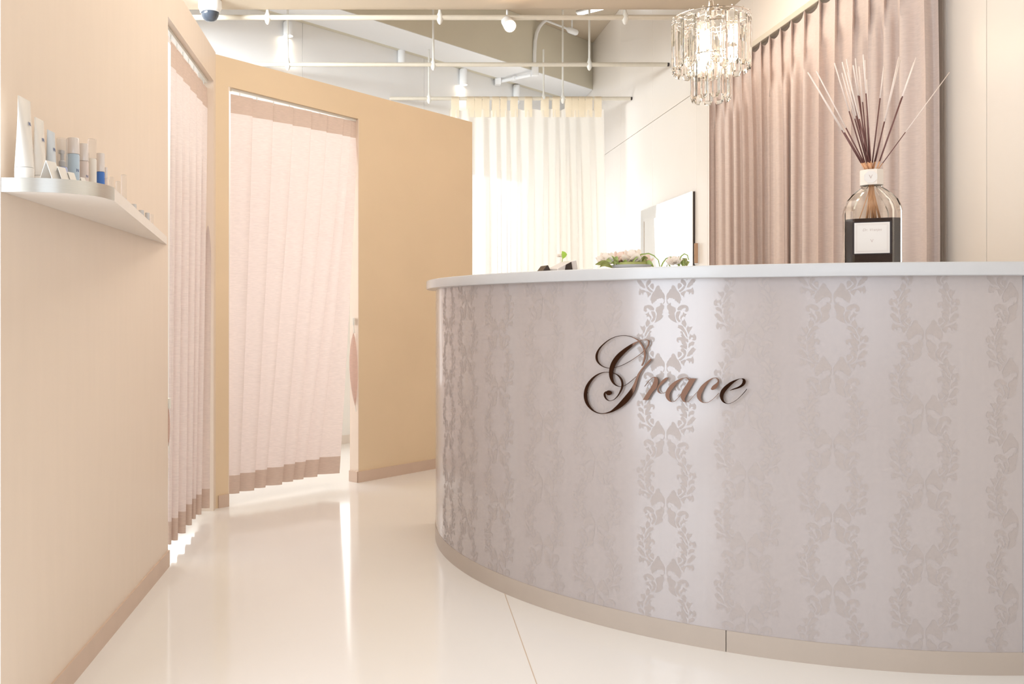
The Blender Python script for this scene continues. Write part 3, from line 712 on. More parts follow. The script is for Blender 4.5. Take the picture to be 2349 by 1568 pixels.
# dome camera
Yc = 5.60; Xc = (482-CX)*Yc/F
dm = empty('dome_camera', (Xc, Yc, ZS), 'white dome security camera with smoked lens on the ceiling at upper left', 'camera')
local(lathe('housing', [(0.0, 0), (0.060, 0), (0.070, -0.004), (0.071, -0.045), (0.064, -0.060), (0.058, -0.066), (0, -0.066)], M_WHITE, dm, c=(Xc, Yc, ZS), seg=32), dm)
local(lathe('smoked_dome', [(0.055, -0.064), (0.055, -0.078), (0.050, -0.098), (0.040, -0.114), (0.024, -0.124), (0, -0.128)], M_SMOKE, dm, c=(Xc, Yc, ZS), seg=28), dm)
local(lathe('dome_ring', [(0.0535, -0.063), (0.062, -0.063), (0.062, -0.072), (0.0535, -0.074)], M_WHITE, dm, c=(Xc, Yc, ZS), seg=32), dm)

# ================================================================== CHANDELIER
CHY = 4.25; CHX = (1631-CX)*CHY/F; k_ = CHY/F
zt1 = zof(44, CHY); zb1 = zof(166, CHY); zb2 = zof(232, CHY)
ch = empty('crystal_chandelier', (CHX, CHY, ZS), 'lit two tier crystal prism pendant hanging over the reception counter', 'chandelier')
def prism_mesh(wd, L, th):
    """flat bevelled bar with a faceted pointed foot and a little neck; hangs from z=0"""
    bm = bmesh.new(); h = wd/2
    def ringv(z, a, b): return [bm.verts.new(v) for v in ((-a, -b*0.45, z), (-a*0.55, -b, z), (a*0.55, -b, z), (a, -b*0.45, z), (a, b*0.45, z), (a*0.55, b, z), (-a*0.55, b, z), (-a, b*0.45, z))]
    R = [ringv(0, h*0.25, th*0.2), ringv(-0.006, h*0.3, th*0.3), ringv(-0.014, h, th*0.5), ringv(-L+wd*0.42, h, th*0.5), ringv(-L+0.002, h*0.60, th*0.20), ringv(-L, h*0.56, th*0.1)]
    for a, b in zip(R, R[1:]):
        for i in range(8): bm.faces.new((a[i], a[(i+1) % 8], b[(i+1) % 8], b[i]))
    bm.faces.new(R[0]); bm.faces.new(R[-1]); bmesh.ops.recalc_face_normals(bm, faces=bm.faces)
    me = bpy.data.meshes.new('crystal_prism'); bm.to_mesh(me); bm.free(); me.materials.append(M_GLASS); return me
def tier(radius, n, z_top, L, wd, th, off=0.0):
    me = prism_mesh(wd, L, th)
    for i in range(n):
        a = 2*pi*i/n+off
        o = link('crystal_prism', me, None, ch)
        o.location = (radius*math.cos(a), radius*math.sin(a), z_top-ZS); o.rotation_euler = (0, 0, a+pi/2)
        hk = bmesh.new(); a_tube(hk, [(0, 0, -0.002), (0, 0.003, 0.008), (0, -0.001, 0.013), (0, -0.006, 0.008)], 0.0018, 6); h_ = fin(hk, 'hook', M_CHROME, o)
R1 = 0.168; R2 = 0.083
tier(R1, 17, zt1, zt1-zb1, 0.055, 0.014, 0.1)
tier(R1*0.62, 8, zt1-0.04, (zt1-zb1)-0.03, 0.042, 0.012, 0.2)
tier(R2, 10, zb1+0.07, zb1+0.07-zb2, 0.046, 0.013, 0.15)
def hoop(name, r, z, t=0.003):
    bm = bmesh.new(); a_tube(bm, [(r*math.cos(2*pi*i/36), r*math.sin(2*pi*i/36), z-ZS) for i in range(37)], t, 6, caps=False); return fin(bm, name, M_CHROME, ch, smooth=True)
hoop('frame_ring', R1, zt1+0.006); hoop('frame_ring', R1*0.64, zt1-0.034); hoop('frame_ring', R2, zb1+0.076)
for i in range(3):
    a = 2*pi*i/3+0.35
    bm = bmesh.new(); a_tube(bm, [(0, 0, zt1+0.03-ZS), (R1*math.cos(a), R1*math.sin(a), zt1+0.006-ZS)], 0.003, 6); a_tube(bm, [(0, 0, zt1+0.03-ZS), (R2*math.cos(a), R2*math.sin(a), zb1+0.076-ZS)], 0.0025, 6); fin(bm, 'frame_arm', M_CHROME, ch, smooth=True)
lathe('canopy_cap', [(0.0, 0.075), (0.010, 0.075), (0.014, 0.045), (0.026, 0.02), (0.030, 0.0), (0, -0.004)], M_CHROME, ch, c=(0, 0, zt1-ZS+0.01), seg=16)
tube('cord', [(0, 0, zt1+0.08-ZS), (0, 0, -0.02)], 0.004, M_ROD, ch, 8)
lathe('ceiling_rose', [(0, 0), (0.05, 0), (0.05, -0.012), (0.03, -0.024), (0, -0.026)], M_ROD, ch, seg=20)
for i, (dx, dy, z) in enumerate(((0.068, -0.04, zof(88, CHY)), (-0.055, -0.035, zof(100, CHY)), (0.0, 0.05, zof(106, CHY)))):
    lathe('bulb', [(0.0, 0.055), (0.009, 0.053), (0.012, 0.03), (0.020, 0.0), (0.018, -0.02), (0.008, -0.036), (0, -0.04)], M_BULB, ch, c=(dx, dy, z-ZS), seg=14)
    lathe('bulb_socket', [(0, 0.085), (0.013, 0.085), (0.013, 0.05), (0, 0.05)], M_ROD, ch, c=(dx, dy, z-ZS), seg=12)
    l = bpy.data.lights.new('bulb_glow', 'POINT'); l.energy = 3.0; l.color = (1.0, 0.84, 0.66); l.shadow_soft_size = 0.03
    lo = bpy.data.objects.new('bulb_glow', l); COL.objects.link(lo); lo.location = (CHX+dx, CHY+dy, z-0.08)

# ================================================================== MIRROR AND HANDLE ON RIGHT WALL
mY0, mY1 = on_x(XR-0.05, 1578.5), on_x(XR-0.05, 1462); mz1 = zof(438, mY0); mz0 = 0.75
mi = empty('wall_mirror', (XR-0.05, (mY0+mY1)/2, mz0), 'large plain mirror on the right wall rising behind the flowers', 'mirror')
local(box('backing', (XR-0.016, mY0+0.002, mz0), (XR-0.0005, mY1-0.002, mz1-0.002), M_DARK, mi), mi)
bw = 0.10
local(box('glass', (XR-0.023, mY0+bw, mz0+bw), (XR-0.017, mY1-bw, mz1-bw), M_MIRROR, mi), mi)
def border(nm, quad):
    bm = bmesh.new(); vs = [bm.verts.new(p) for p in quad]; bm.faces.new(vs); 
    vb = [bm.verts.new((XR-0.0165, p[1], p[2])) for p in quad]
    for i in range(4): bm.faces.new((vs[i], vs[(i+1) % 4], vb[(i+1) % 4], vb[i]))
    bm.faces.new(vb); return local(fin(bm, nm, M_MIRROR, mi), mi)
xi, xo = XR-0.0255, XR-0.0205
iy0, iy1, iz0, iz1 = mY0+bw, mY1-bw, mz0+bw, mz1-bw
border('bevelled_border', [(xo, mY0, mz1), (xo, mY1, mz1), (xi, iy1, iz1), (xi, iy0, iz1)])
border('bevelled_border', [(xo, mY0, mz0), (xi, iy0, iz0), (xi, iy1, iz0), (xo, mY1, mz0)])
border('bevelled_border', [(xo, mY0, mz0), (xo, mY0, mz1), (xi, iy0, iz1), (xi, iy0, iz0)])
border('bevelled_border', [(xo, mY1, mz0), (xi, iy1, iz0), (xi, iy1, iz1), (xo, mY1, mz1)])
Yh = on_x(XR, 1600)
hd = empty('door_pull', (XR, Yh, 1.3), 'slim white pull plate on the right wall left of the taupe curtain', 'handle')
local(box('plate', (XR-0.006, Yh-0.03, zof(606, Yh)), (XR-0.0003, Yh+0.045, zof(557, Yh)), M_WHITE, hd, bev=0.002), hd)
local(box('grip', (XR-0.03, Yh-0.03, zof(604, Yh)), (XR-0.006, Yh-0.018, zof(558, Yh)), M_GAP, hd, bev=0.003), hd)

# ================================================================== WALL SHELF AND PRODUCTS
ZSH0, ZSH1 = 1.2225, 1.2515
sh = empty('wall_shelf', (XL, 2.7, ZSH0), 'white wedge shaped wall shelf with a brushed metal end on the left wall', 'shelf')
edge = [(XL+0.0005, 1.939), (-0.737, 1.939), (-0.692, 1.950), (-0.660, 1.967), (-0.640, 1.984), (-0.622, 2.006), (-0.609, 2.040), (-0.602, 2.092)]
plan = edge+[(XL+0.003, 3.455), (XL+0.0005, 3.455)]
local(prism('board', plan, ZSH0, ZSH1, M_SHELF, sh), sh)
bm = bmesh.new(); rim = []
for i, p in enumerate(edge):
    a = Vector(edge[max(0, i-1)]); b = Vector(edge[min(len(edge)-1, i+1)]); n_ = Vector(((b-a).y, -(b-a).x)).normalized()*0.0022
    q0 = Vector(p)+n_*0.05; q1 = Vector(p)+n_
    rim.append([bm.verts.new((q0.x, q0.y, ZSH0-0.0005)), bm.verts.new((q1.x, q1.y, ZSH0-0.0005)), bm.verts.new((q1.x, q1.y, ZSH1+0.0005)), bm.verts.new((q0.x, q0.y, ZSH1+0.0005))])
for a, b in zip(rim, rim[1:]):
    for k in range(4): bm.faces.new((a[k], a[(k+1) % 4], b[(k+1) % 4], b[k]))
bm.faces.new(rim[0]); bm.faces.new(rim[-1]); local(fin(bm, 'metal_rim', M_ALU, sh, smooth=True, angle=60), sh)

M_TUBEW = mat('pearly_tube_plastic', (232, 228, 222), 0.22, noise=0.01)
M_TUBEB = mat('pale_blue_tube_plastic', (206, 216, 226), 0.22, noise=0.01)
M_PALEBLUE = mat('pale_blue_label', (186, 206, 224), 0.3, noise=0.01)
M_LAV = mat('lavender_blue_label', (170, 182, 222), 0.3, noise=0.01)
M_BLUE = mat('strong_blue_label', (70, 120, 200), 0.3, noise=0.01)
M_ROSE = mat('rose_grey_label', (220, 208, 204), 0.3, noise=0.01)
M_CAPS = mat('silver_cap', (226, 220, 218), 0.25, metal=0.2, noise=0.01)
M_CLEAR = mat('clear_overcap', (250, 250, 250), 0.05, trans=0.9, ior=1.2)
M_INK = mat('printed_ink', (110, 122, 160), 0.5, noise=0.01)
def toward(X, Y): return math.atan2(X, -Y)            # rz that turns a local -Y face to the camera... 
def face_rz(X, Y): return math.atan2(Y, X)-pi/2
def spot(x, X): Y = X*F/(x-CX); return X, Y
def squeeze_tube(label, x, X, ytop, wd, capm, bodym, mark):
    X, Y = spot(x, X); H = zof(ytop, Y)-ZSH1; rz = pi/2-0.05
    r = empty('squeeze_tube', (X, Y, ZSH1), label, 'tube', 'squeeze tubes on the wall shelf', rz=rz)
    lathe('cap', [(0, 0), (wd*0.42, 0), (wd*0.44, 0.004), (wd*0.44, H*0.13), (wd*0.40, H*0.135), (0, H*0.135)], capm, r, seg=20)
    bm = bmesh.new(); rings = []
    for i in range(9):
        t = i/8; z = H*0.135+(H*0.865)*t; a = wd*0.46*(1+0.50*t); b = wd*0.45*(1-t)**0.8*0.9+0.0012
        rings.append([bm.verts.new((a*math.cos(2*pi*k/20)*(1 if t < .9 else 1), b*math.sin(2*pi*k/20), z)) for k in range(20)])
    for a, b in zip(rings, rings[1:]):
        for k in range(20): bm.faces.new((a[k], a[(k+1) % 20], b[(k+1) % 20], b[k]))
    bm.faces.new(rings[0]); bm.faces.new(rings[-1]); fin(bm, 'tube_body', bodym, r, smooth=True)
    text('printed_letter', mark, 0.012, Matrix.Translation((0.0, -wd*0.25, H*0.68)) @ Matrix.Rotation(pi/2-0.16, 4, 'X'), M_INK, r)
    return r
def bottle(label, x, X, ytop, wd, capfrac, bodym, capm, mark='N', pump=False, group='cosmetic bottles on the wall shelf', sq=1.0):
    X, Y = spot(x, X); H = zof(ytop, Y)-ZSH1; rz = face_rz(X, Y)+0.75
    r = empty('cosmetic_bottle', (X, Y, ZSH1), label, 'bottle', group, rz=rz); h1 = H*(1-capfrac)
    rr_ = wd/2
    lathe('bottle_body', [(0, 0), (rr_*0.92, 0), (rr_, 0.003), (rr_, h1-0.004), (rr_*0.9, h1), (0, h1)], bodym, r, seg=20)
    if pump:
        lathe('pump_collar', [(0, 0), (rr_*0.62, 0), (rr_*0.62, H*0.10), (rr_*0.34, H*0.13), (rr_*0.34, H*0.26), (0, H*0.26)], M_TOP, r, c=(0, 0, h1), seg=16)
        box('pump_spout', (-rr_*0.6, -0.005, h1+H*0.24), (rr_*0.34, 0.005, h1+H*0.31), M_TOP, r, bev=0.0015)
        lathe('overcap', [(rr_*0.93, 0), (rr_*0.96, 0), (rr_*0.96, H-h1), (rr_*0.93, H-h1), (rr_*0.93, 0)], M_CLEAR, r, c=(0, 0, h1+0.0005), seg=20)
    else:
        lathe('cap', [(0, 0.0005), (rr_*0.97, 0.0005), (rr_*0.99, 0.003), (rr_*0.97, H-h1-0.002), (rr_*0.9, H-h1), (0, H-h1)], capm, r, c=(0, 0, h1), seg=20)
    if mark: text('printed_letter', mark, min(0.011, wd*0.4), Matrix.Translation((0, -rr_*0.999, h1*0.62)) @ Matrix.Rotation(pi/2, 4, 'X'), M_INK if bodym is not M_BLUE else M_TOP, r)
    return r
squeeze_tube('tallest white squeeze tube standing at the near end of the shelf', 56, -0.752, 226, 0.046, M_TUBEW, M_TUBEW, 'N')
squeeze_tube('second white squeeze tube, shorter, beside the tallest tube', 90, -0.755, 273, 0.037, M_TUBEW, M_TUBEW, 'N')
squeeze_tube('pale blue squeeze tube third from the near end of the shelf', 117, -0.757, 301, 0.033, M_TUBEB, M_TUBEB, 'M')
bottle('lavender blue foam pump bottle under a clear overcap', 142.5, -0.757, 318, 0.026, 0.52, M_LAV, M_TOP, 'N', pump=True)
bottle('tall pale blue bottle with a broad silver cap', 168, -0.757, 317, 0.031, 0.27, M_PALEBLUE, M_CAPS, 'N')
bottle('rose grey bottle with a silver cap right of the tall pale blue one', 192, -0.757, 330, 0.025, 0.30, M_ROSE, M_CAPS, 'N')
bottle('milky white cylinder bottle with a tall clear cap', 211, -0.757, 319, 0.024, 0.30, M_TUBEW, M_CLEAR, '')
bottle('strong blue bottle with a silver cap in the shelf row', 230.5, -0.757, 352, 0.023, 0.34, M_BLUE, M_CAPS, 'N')
bottle('thin pale vial close beside the strong blue bottle', 242.5, -0.765, 384, 0.010, 0.25, M_ROSE, M_CAPS, '')
bottle('small clear capped jar just past the strong blue bottle', 255, -0.765, 406, 0.015, 0.55, M_TUBEW, M_CLEAR, '')
bottle('small clear capped jar nearest the little blue bottle', 270.5, -0.768, 416, 0.015, 0.55, M_TUBEW, M_CLEAR, '')
bottle('little lavender blue bottle with clear cap at mid shelf', 284, -0.768, 401, 0.017, 0.55, M_LAV, M_CLEAR, 'N')
bottle('low white jar first of the small jars at the far shelf end', 306, -0.775, 468, 0.020, 0.4, M_TUBEW, M_TOP, '')
bottle('low white jar second of the small jars at the far shelf end', 324, -0.778, 482, 0.018, 0.4, M_TUBEW, M_TOP, '')
bottle('low white jar third of the small jars at the far shelf end', 338, -0.780, 488, 0.016, 0.45, M_TUBEW, M_TOP, '')
bottle('narrow clear capped vial last on the far shelf end', 348.5, -0.782, 491, 0.011, 0.55, M_ROSE, M_CLEAR, '')
# small tent cards along the near rim
for i, (x, X, yt, wpx, lb) in enumerate(((117, -0.700, 370, 34, 'largest small tent card at the shelf front'), (141, -0.682, 383, 27, 'second small tent card from the metal shelf end'),
                                   (163, -0.668, 395, 22, 'third small tent card from the metal shelf end'), (190, -0.650, 407, 15, 'lowest small tent card near the blue bottle'))):
    X, Y = spot(x, X); H = zof(yt, Y)-ZSH1; wd = wpx*Y/F
    r = empty('tent_card', (X, Y, ZSH1), lb, 'card', 'small tent cards on the wall shelf', rz=face_rz(X, Y)+0.9)
    for s, nm in ((1, 'card_leaf'), (-1, 'card_leaf')):
        bm = bmesh.new(); b_ = 0.4*H; t_ = 0.0012
        a_box(bm, (-wd*0.5, 0, 0), (wd*0.5, t_, H), Matrix(((1, 0, 0, 0), (0, 1, -s*b_/H, s*b_), (0, 0, 1, 0), (0, 0, 0, 1))))
        fin(bm, nm, M_TUBEW, r)

# ================================================================== REED DIFFUSER
BY = 2.70; BX = (1999-CX)*BY/F; zB = ZT1
bot = empty('diffuser_bottle', (BX, BY, zB), 'chamfered glass reed diffuser bottle with dark liquid on the counter', 'bottle', rz=0.0)
rzb = face_rz(BX, BY)+math.radians(4); bot.rotation_euler = (0, 0, rzb)
hw = 125*BY/F/2; z_ = lambda y: zof(y, BY)-zB
def oct_ring(bm, s, z, ch_=0.30, k=1.0):
    a = s; c = s*ch_
    P = [(-a, -a+c), (-a+c, -a), (a-c, -a), (a, -a+c), (a, a-c), (a-c, a), (-a+c, a), (-a, a-c)]
    return [bm.verts.new((x*k, y*k, z)) for x, y in P]
def oct_body(name, prof, m):
    bm = bmesh.new(); R = [oct_ring(bm, s, z, c_) for s, z, c_ in prof]
    for a, b in zip(R, R[1:]):
        for i in range(8): bm.faces.new((a[i], a[(i+1) % 8], b[(i+1) % 8], b[i]))
    bm.faces.new(R[0]); bm.faces.new(R[-1]); return fin(bm, name, m, bot, smooth=True, angle=25)
hb = hw*0.93
g_ = 0.006; zl = z_(505)
outer = [(hb*0.97, 0.0, .30), (hb, 0.004, .30), (hb, z_(487), .30), (hb*0.97, z_(476), .32), (hb*0.88, z_(462), .36), (hb*0.70, z_(448), .42), (hb*0.52, z_(438), .5), (0.0265, z_(430), .58), (0.0255, z_(392), .58)]
inner = [(0.0205, z_(392), .58), (0.0215, z_(430), .58), (hb*0.52-g_, z_(440), .5), (hb*0.70-g_, z_(450.5), .42), (hb*0.88-g_, z_(464.5), .36), (hb*0.97-g_, z_(478), .32), (hb-g_, z_(489), .30), (hb-g_, 0.010, .30)]
oct_body('glass_body', outer+inner, M_BOTTLE)
M_LIQ = mat('dark_plum_liquid', (52, 36, 36), 0.08, noise=0.02)
oct_body('liquid', [(hb-g_-0.0006, 0.0106, .30), (hb-g_-0.0006, zl, .30)], M_LIQ)
bm = bmesh.new(); rw = [oct_ring(bm, s, z, .58) for s, z in ((0.0268, z_(426)), (0.0300, z_(425)), (0.0300, z_(391)), (0.0268, z_(390)))]
for a, b in zip(rw, rw[1:]+rw[:1]):
    for i in range(8): bm.faces.new((a[i], a[(i+1) % 8], b[(i+1) % 8], b[i]))
M_COLLAR = mat('ivory_collar', (232, 220, 208), 0.5, noise=0.02)
M_LABEL = mat('ivory_label_card', (226, 219, 213), 0.6, noise=0.01); M_LINE = mat('label_print_taupe', (190, 172, 165), 0.6, noise=0.01)
fin(bm, 'collar', M_COLLAR, bot)
sc_ = BY/F
def plate(nm, cx_, cy_, wx, wy, y0, t, m, bev=0.0, parent=bot):
    return box(nm, (cx_-wx/2, y0-t, cy_-wy/2), (cx_+wx/2, y0, cy_+wy/2), m, parent, bev)
bm = bmesh.new(); zc_ = z_(408.5); ro = 0.0185
pts = [(ro*math.cos(pi/8+i*pi/4), ro*math.sin(pi/8+i*pi/4)) for i in range(8)]
a_prism(bm, pts, 0, 0.0015, Matrix.Translation((-0.004, -0.0315+0.0015, zc_)) @ Matrix.Rotation(pi/2, 4, 'X'))
med = fin(bm, 'collar_medallion', M_LABEL, bot)
text('printed_letter', 'V', 0.016, Matrix.Translation((-0.004, -0.0321+0.0005, zc_)) @ Matrix.Rotation(pi/2, 4, 'X'), M_LINE, med)
lw = 70*sc_; lh = z_(515)-z_(584); lc = (z_(515)+z_(584))/2; lx = -0.004
lab = plate('label', lx, lc, lw, lh, -hb-0.0002, 0.0008, M_LABEL)
M_LABB = mat('dark_label_backing', (44, 34, 34), 0.4, noise=0.01)
plate('label_backing', lx, lc, lw+0.010, lh+0.006, -hb-0.00005, 0.0003, M_LABB)
fr = bmesh.new()
for ins, tt in ((0.0045, 0.0005), (0.0070, 0.0003)):
    a = lw/2-ins; b = lh/2-ins; y0 = -hb-0.0011
    for lo, hi in (((-a, b-tt), (a, b)), ((-a, -b), (a, -b+tt)), ((-a, -b), (-a+tt, b)), ((a-tt, -b), (a, b))):
        a_box(fr, (lx+lo[0], y0, lc+lo[1]), (lx+hi[0], y0+0.0001, lc+hi[1]))
fin(fr, 'label_border', M_LINE, lab)
text('printed_text', 'Dr. Vranjes', 0.0105, Matrix.Translation((lx, -hb-0.0011, lc+lh*0.26)) @ Matrix.Rotation(pi/2, 4, 'X'), M_LINE, lab, depth=0.0001, shear=0.3)
text('printed_letter', 'V', 0.013, Matrix.Translation((lx, -hb-0.0011, lc-lh*0.10)) @ Matrix.Rotation(pi/2, 4, 'X'), M_LINE, lab, depth=0.0001)

M_RP = mat('dry_pale_reed', (238, 222, 212), 0.6, noise=0.03); M_RD = mat('soaked_dark_reed', (112, 72, 68), 0.4, noise=0.05); M_RT = mat('tan_reed', (214, 160, 120), 0.5, noise=0.04)
def cr_(x, y): return 1840+x/2.903, 100+y/2.903
reeds = [((38,190),(290,575)),((45,200),(300,590)),((95,183),(285,560)),((215,128),(303,450)),((265,193),(385,500)),((268,122),(380,480)),((295,103),(402,340)),((305,190),(420,500)),((340,143),(405,345)),((355,98),(400,350)),((380,153),(415,390)),((407,72),(404,330)),((418,110),(455,480)),((430,240),(470,560)),((545,150),(515,365)),((645,90),(555,520)),((652,110),(570,500)),((760,92),(652,350)),((745,125),(640,360)),((982,190),(655,590))]
order = sorted(range(len(reeds)), key=lambda i: reeds[i][0][0]); ORD = ['first', 'second', 'third', 'fourth', 'fifth', 'sixth', 'seventh', 'eighth', 'ninth', 'tenth', 'eleventh', 'twelfth', 'thirteenth', 'fourteenth', 'fifteenth', 'sixteenth', 'seventeenth', 'eighteenth', 'nineteenth', 'twentieth']
rl = {0: 'leftmost reed of the diffuser fan leaning far left', 3: 'reed leaning left with its dark half standing apart from the cluster', 11: 'tallest upright pale tipped reed in the middle of the fan',
      14: 'lone dark reed just right of the middle cluster', 17: 'pale tipped reed leaning right with the highest right tip', 19: 'rightmost thin reed of the fan reaching over the cream wall panel'}
for i, (tip, br) in enumerate(reeds):
    tx, ty = cr_(*tip); bx_, by_ = cr_(*br)
    dyY = random.uniform(-0.05, 0.07)
    top = at(tx, ty, BY+dyY)
    # pass through the neck, continue into the bottle on the other side
    fx_ = (tx-2000)/160.0; ang = math.atan2(dyY, top.x-BX)
    neck = Vector((BX+max(-0.014, min(0.014, fx_*0.014+random.uniform(-0.003, 0.003))), BY+max(-0.012, min(0.012, dyY*0.2)), zof(397, BY)))
    foot = Vector((neck.x+(neck.x-top.x)*0.22, neck.y+(neck.y-top.y)*0.4, zB+0.125+random.uniform(0, 0.004)))
    foot.x = max(BX-0.045, min(BX+0.045, foot.x)); foot.y = max(BY-0.03, min(BY+0.03, foot.y)); foot.z = zB+zl+0.002
    fb = max(0.25, min(0.95, (by_-397)/(ty-397)))
    brk = neck.lerp(top, fb); low = neck.lerp(top, 0.10)
    r = 0.0019 if i != 19 else 0.0013
    me = None
    bm = bmesh.new(); segs = [(foot, neck, 2), (neck, low, 2), (low, brk, 1), (brk, top, 0)]
    for a, b, mi_ in segs:
        n0 = len(bm.faces); a_tube(bm, [a-bot.location, b-bot.location], r, 7); bm.faces.ensure_lookup_table()
        for f in bm.faces[n0:]: f.material_index = mi_
    bmesh.ops.recalc_face_normals(bm, faces=bm.faces)
    me = bpy.data.meshes.new('diffuser_reed'); bm.to_mesh(me); bm.free()
    for p in me.polygons: p.use_smooth = True
    for mm in (M_RP, M_RD, M_RT): me.materials.append(mm)
    o = bpy.data.objects.new('diffuser_reed', me); COL.objects.link(o); o.location = bot.location
    tag(o, rl.get(i, 'diffuser reed whose pale tip comes %s from the left of the fan' % ORD[order.index(i)]), 'reed', 'reeds standing in the diffuser bottle')

# ================================================================== THINGS ON THE COUNTER TOP
zc = ZT1
def dev(name, label, x, Y, wpx, hy, tilt, rz, cat):
    X = (x-CX)*Y/F; H = zof(hy, Y)-zc; wd = wpx*Y/F
    r = empty(name, (X, Y, zc), label, cat, rz=rz); return r, X, H, wd
# tilted silver card terminal
r, X, H, wd = dev('card_terminal', 'silver edged tilted card terminal standing on the counter top', 1291, 3.28, 56, 597, 0, 0.25, 'device')
Mt = Matrix.Translation((0, 0, 0.0)) @ Matrix.Rotation(-0.30, 4, 'Y')
bm = bmesh.new(); a_prism(bm, [(-wd*0.5, 0.0), (wd*0.46, 0.0), (wd*0.36, H), (wd*0.16, H*0.93), (-wd*0.48, H*0.42)], -0.045, 0.045, Matrix.Rotation(pi/2, 4, 'X'))
bmesh.ops.recalc_face_normals(bm, faces=bm.faces); bevel(bm, 0.003, 2); fin(bm, 'housing', M_CAPS, r)
bm = bmesh.new(); a_prism(bm, [(-wd*0.18, 0.002), (wd*0.20, 0.002), (wd*0.12, H*0.86), (-wd*0.12, H*0.66)], 0.0445, 0.047, Matrix.Rotation(pi/2, 4, 'X')); fin(bm, 'dark_side_panel', M_DARK, r)
r, X, H, wd = dev('desk_calculator', 'small dark wedge shaped card reader left of the silver terminal', 1246, 3.30, 30, 609, 0, 0.15, 'device')
bm = bmesh.new(); a_prism(bm, [(-wd*0.5, 0.0), (wd*0.5, 0.0), (wd*0.15, H), (wd*0.05, H)], -0.035, 0.035, Matrix.Rotation(pi/2, 4, 'X')); bmesh.ops.recalc_face_normals(bm, faces=bm.faces); bevel(bm, 0.0015, 1); fin(bm, 'housing', M_DARK, r)
bm = bmesh.new(); a_box(bm, (-wd*0.42, -0.03, 0), (wd*0.02, 0.03, 0.0015), Matrix.Translation((-wd*0.03, 0, 0.004)) @ Matrix.Rotation(-math.atan2(H, wd*0.55), 4, 'Y') @ Matrix.Translation((0, 0, 0.004))); fin(bm, 'keypad', M_CAPS, r)

M_PETAL = fabric('ivory_petal', (250, 244, 238), 0.45, weave=0.02); M_PINKP = fabric('blush_petal', (250, 234, 226), 0.45, weave=0.02)
M_LEAF = mat('fresh_green_leaf', (190, 206, 130), 0.45, noise=0.08); M_LEAFD = mat('olive_green_leaf', (168, 172, 104), 0.5, noise=0.1); M_LIME = mat('lime_leaf', (176, 214, 84), 0.4, noise=0.05)
def petal_mesh(m, L, wd, cup):
    bm = bmesh.new(); rows = []
    for j in range(5):
        t = j/4; w_ = wd*math.sin(pi*min(0.92, 0.12+t*0.85))**0.6; rows.append([bm.verts.new((w_*s, L*t, cup*t*t-abs(s)**2*w_*0.5)) for s in (-1, -0.4, 0.4, 1)])
    for a, b in zip(rows, rows[1:]):
        for i in range(3): bm.faces.new((a[i], a[i+1], b[i+1], b[i]))
    me = bpy.data.meshes.new('petal'); bm.to_mesh(me); bm.free(); me.materials.append(m)
    for p in me.polygons: p.use_smooth = True
    return me
def flower(label, x, y, Y, R, m, parent=None):
    p = at(x, y, Y); f = empty('artificial_flower', tuple(p), label, 'flower', 'pale flowers in the low arrangement')
    pm = petal_mesh(m, R, R*0.55, R*0.45)
    for layer, (n, el, s) in enumerate(((6, 0.05, 1.0), (6, 0.55, 0.9), (5, 1.0, 0.72), (3, 1.35, 0.5))):
        for i in range(n):
            o = link('petal', pm, None, f); o.rotation_euler = (el+random.uniform(-.1, .1), 0, 2*pi*i/n+layer*0.6); o.scale = (s, s, s)
    return f
AY = 3.02; AX = (1448-CX)*AY/F
dish = empty('flower_dish', (AX, AY, zc), 'shallow white dish holding the low pale flower arrangement', 'dish')
lathe('bowl', [(0, 0), (0.035, 0), (0.060, 0.012), (0.066, 0.022), (0.063, 0.022), (0.055, 0.013), (0, 0.008)], M_TOP, dish, seg=28)
lathe('foam', [(0, 0.008), (0.052, 0.013), (0.050, 0.030), (0, 0.036)], M_LEAFD, dish, seg=16)
flower('ivory ruffled flower at the left end of the arrangement', 1392, 600, AY, 0.036, M_PETAL)
flower('large blush flower in the middle of the arrangement', 1426, 599, AY+0.02, 0.040, M_PINKP)
flower('large ivory flower right of the blush one', 1452, 596, AY-0.01, 0.042, M_PETAL)
flower('small blush flower near the arching grass blades', 1474, 601, AY+0.02, 0.034, M_PINKP)
flower('small ivory flower in front of the mirror at far right', 1547, 603, 2.94, 0.028, M_PETAL)
def leafobj(a, b, wd, m, parent, nm='leaf', bend=0.01):
    a = Vector(a); b = Vector(b); d_ = b-a; up = Vector((0, 0, 1)); s_ = d_.cross(Vector((0, 1, 0.3))).normalized()
    rows = []
    for j in range(7):
        t = j/6; c_ = a+d_*t+Vector((0, 0, bend*math.sin(pi*t))); w_ = wd*math.sin(pi*(0.04+0.92*t))
        rows.append([tuple(c_-s_*w_-parent.location), tuple(c_+Vector((0, 0.004, 0))-parent.location), tuple(c_+s_*w_-parent.location)])
    return grid(nm, rows, m, parent)
fo = empty('flower_foliage', (AX, AY, zc+0.02), 'green leaves tucked around the low flower arrangement', 'foliage')
for (x0, y0, x1, y1, w_, m) in ((1405, 614, 1366, 606, 0.010, M_LEAFD), (1400, 612, 1376, 612, 0.008, M_LEAFD), (1412, 606, 1391, 596, 0.012, M_LEAF), (1418, 606, 1405, 594, 0.010, M_LEAF), (1408, 610, 1416, 600, 0.007, M_LEAFD),
                                (1470, 604, 1487, 592, 0.008, M_LEAFD), (1465, 604, 1474, 590, 0.009, M_LEAF), (1476, 606, 1500, 612, 0.009, M_LEAF), (1472, 600, 1480, 606, 0.009, M_LEAFD), (1440, 612, 1425, 604, 0.01, M_LEAF)):
    leafobj(at(x0, y0, AY-0.02), at(x1, y1, AY-0.03), w_, m, fo)
ga = empty('grass_blades', (AX+0.06, AY, zc), 'thin green grass blades arching in loops in front of the mirror', 'foliage')
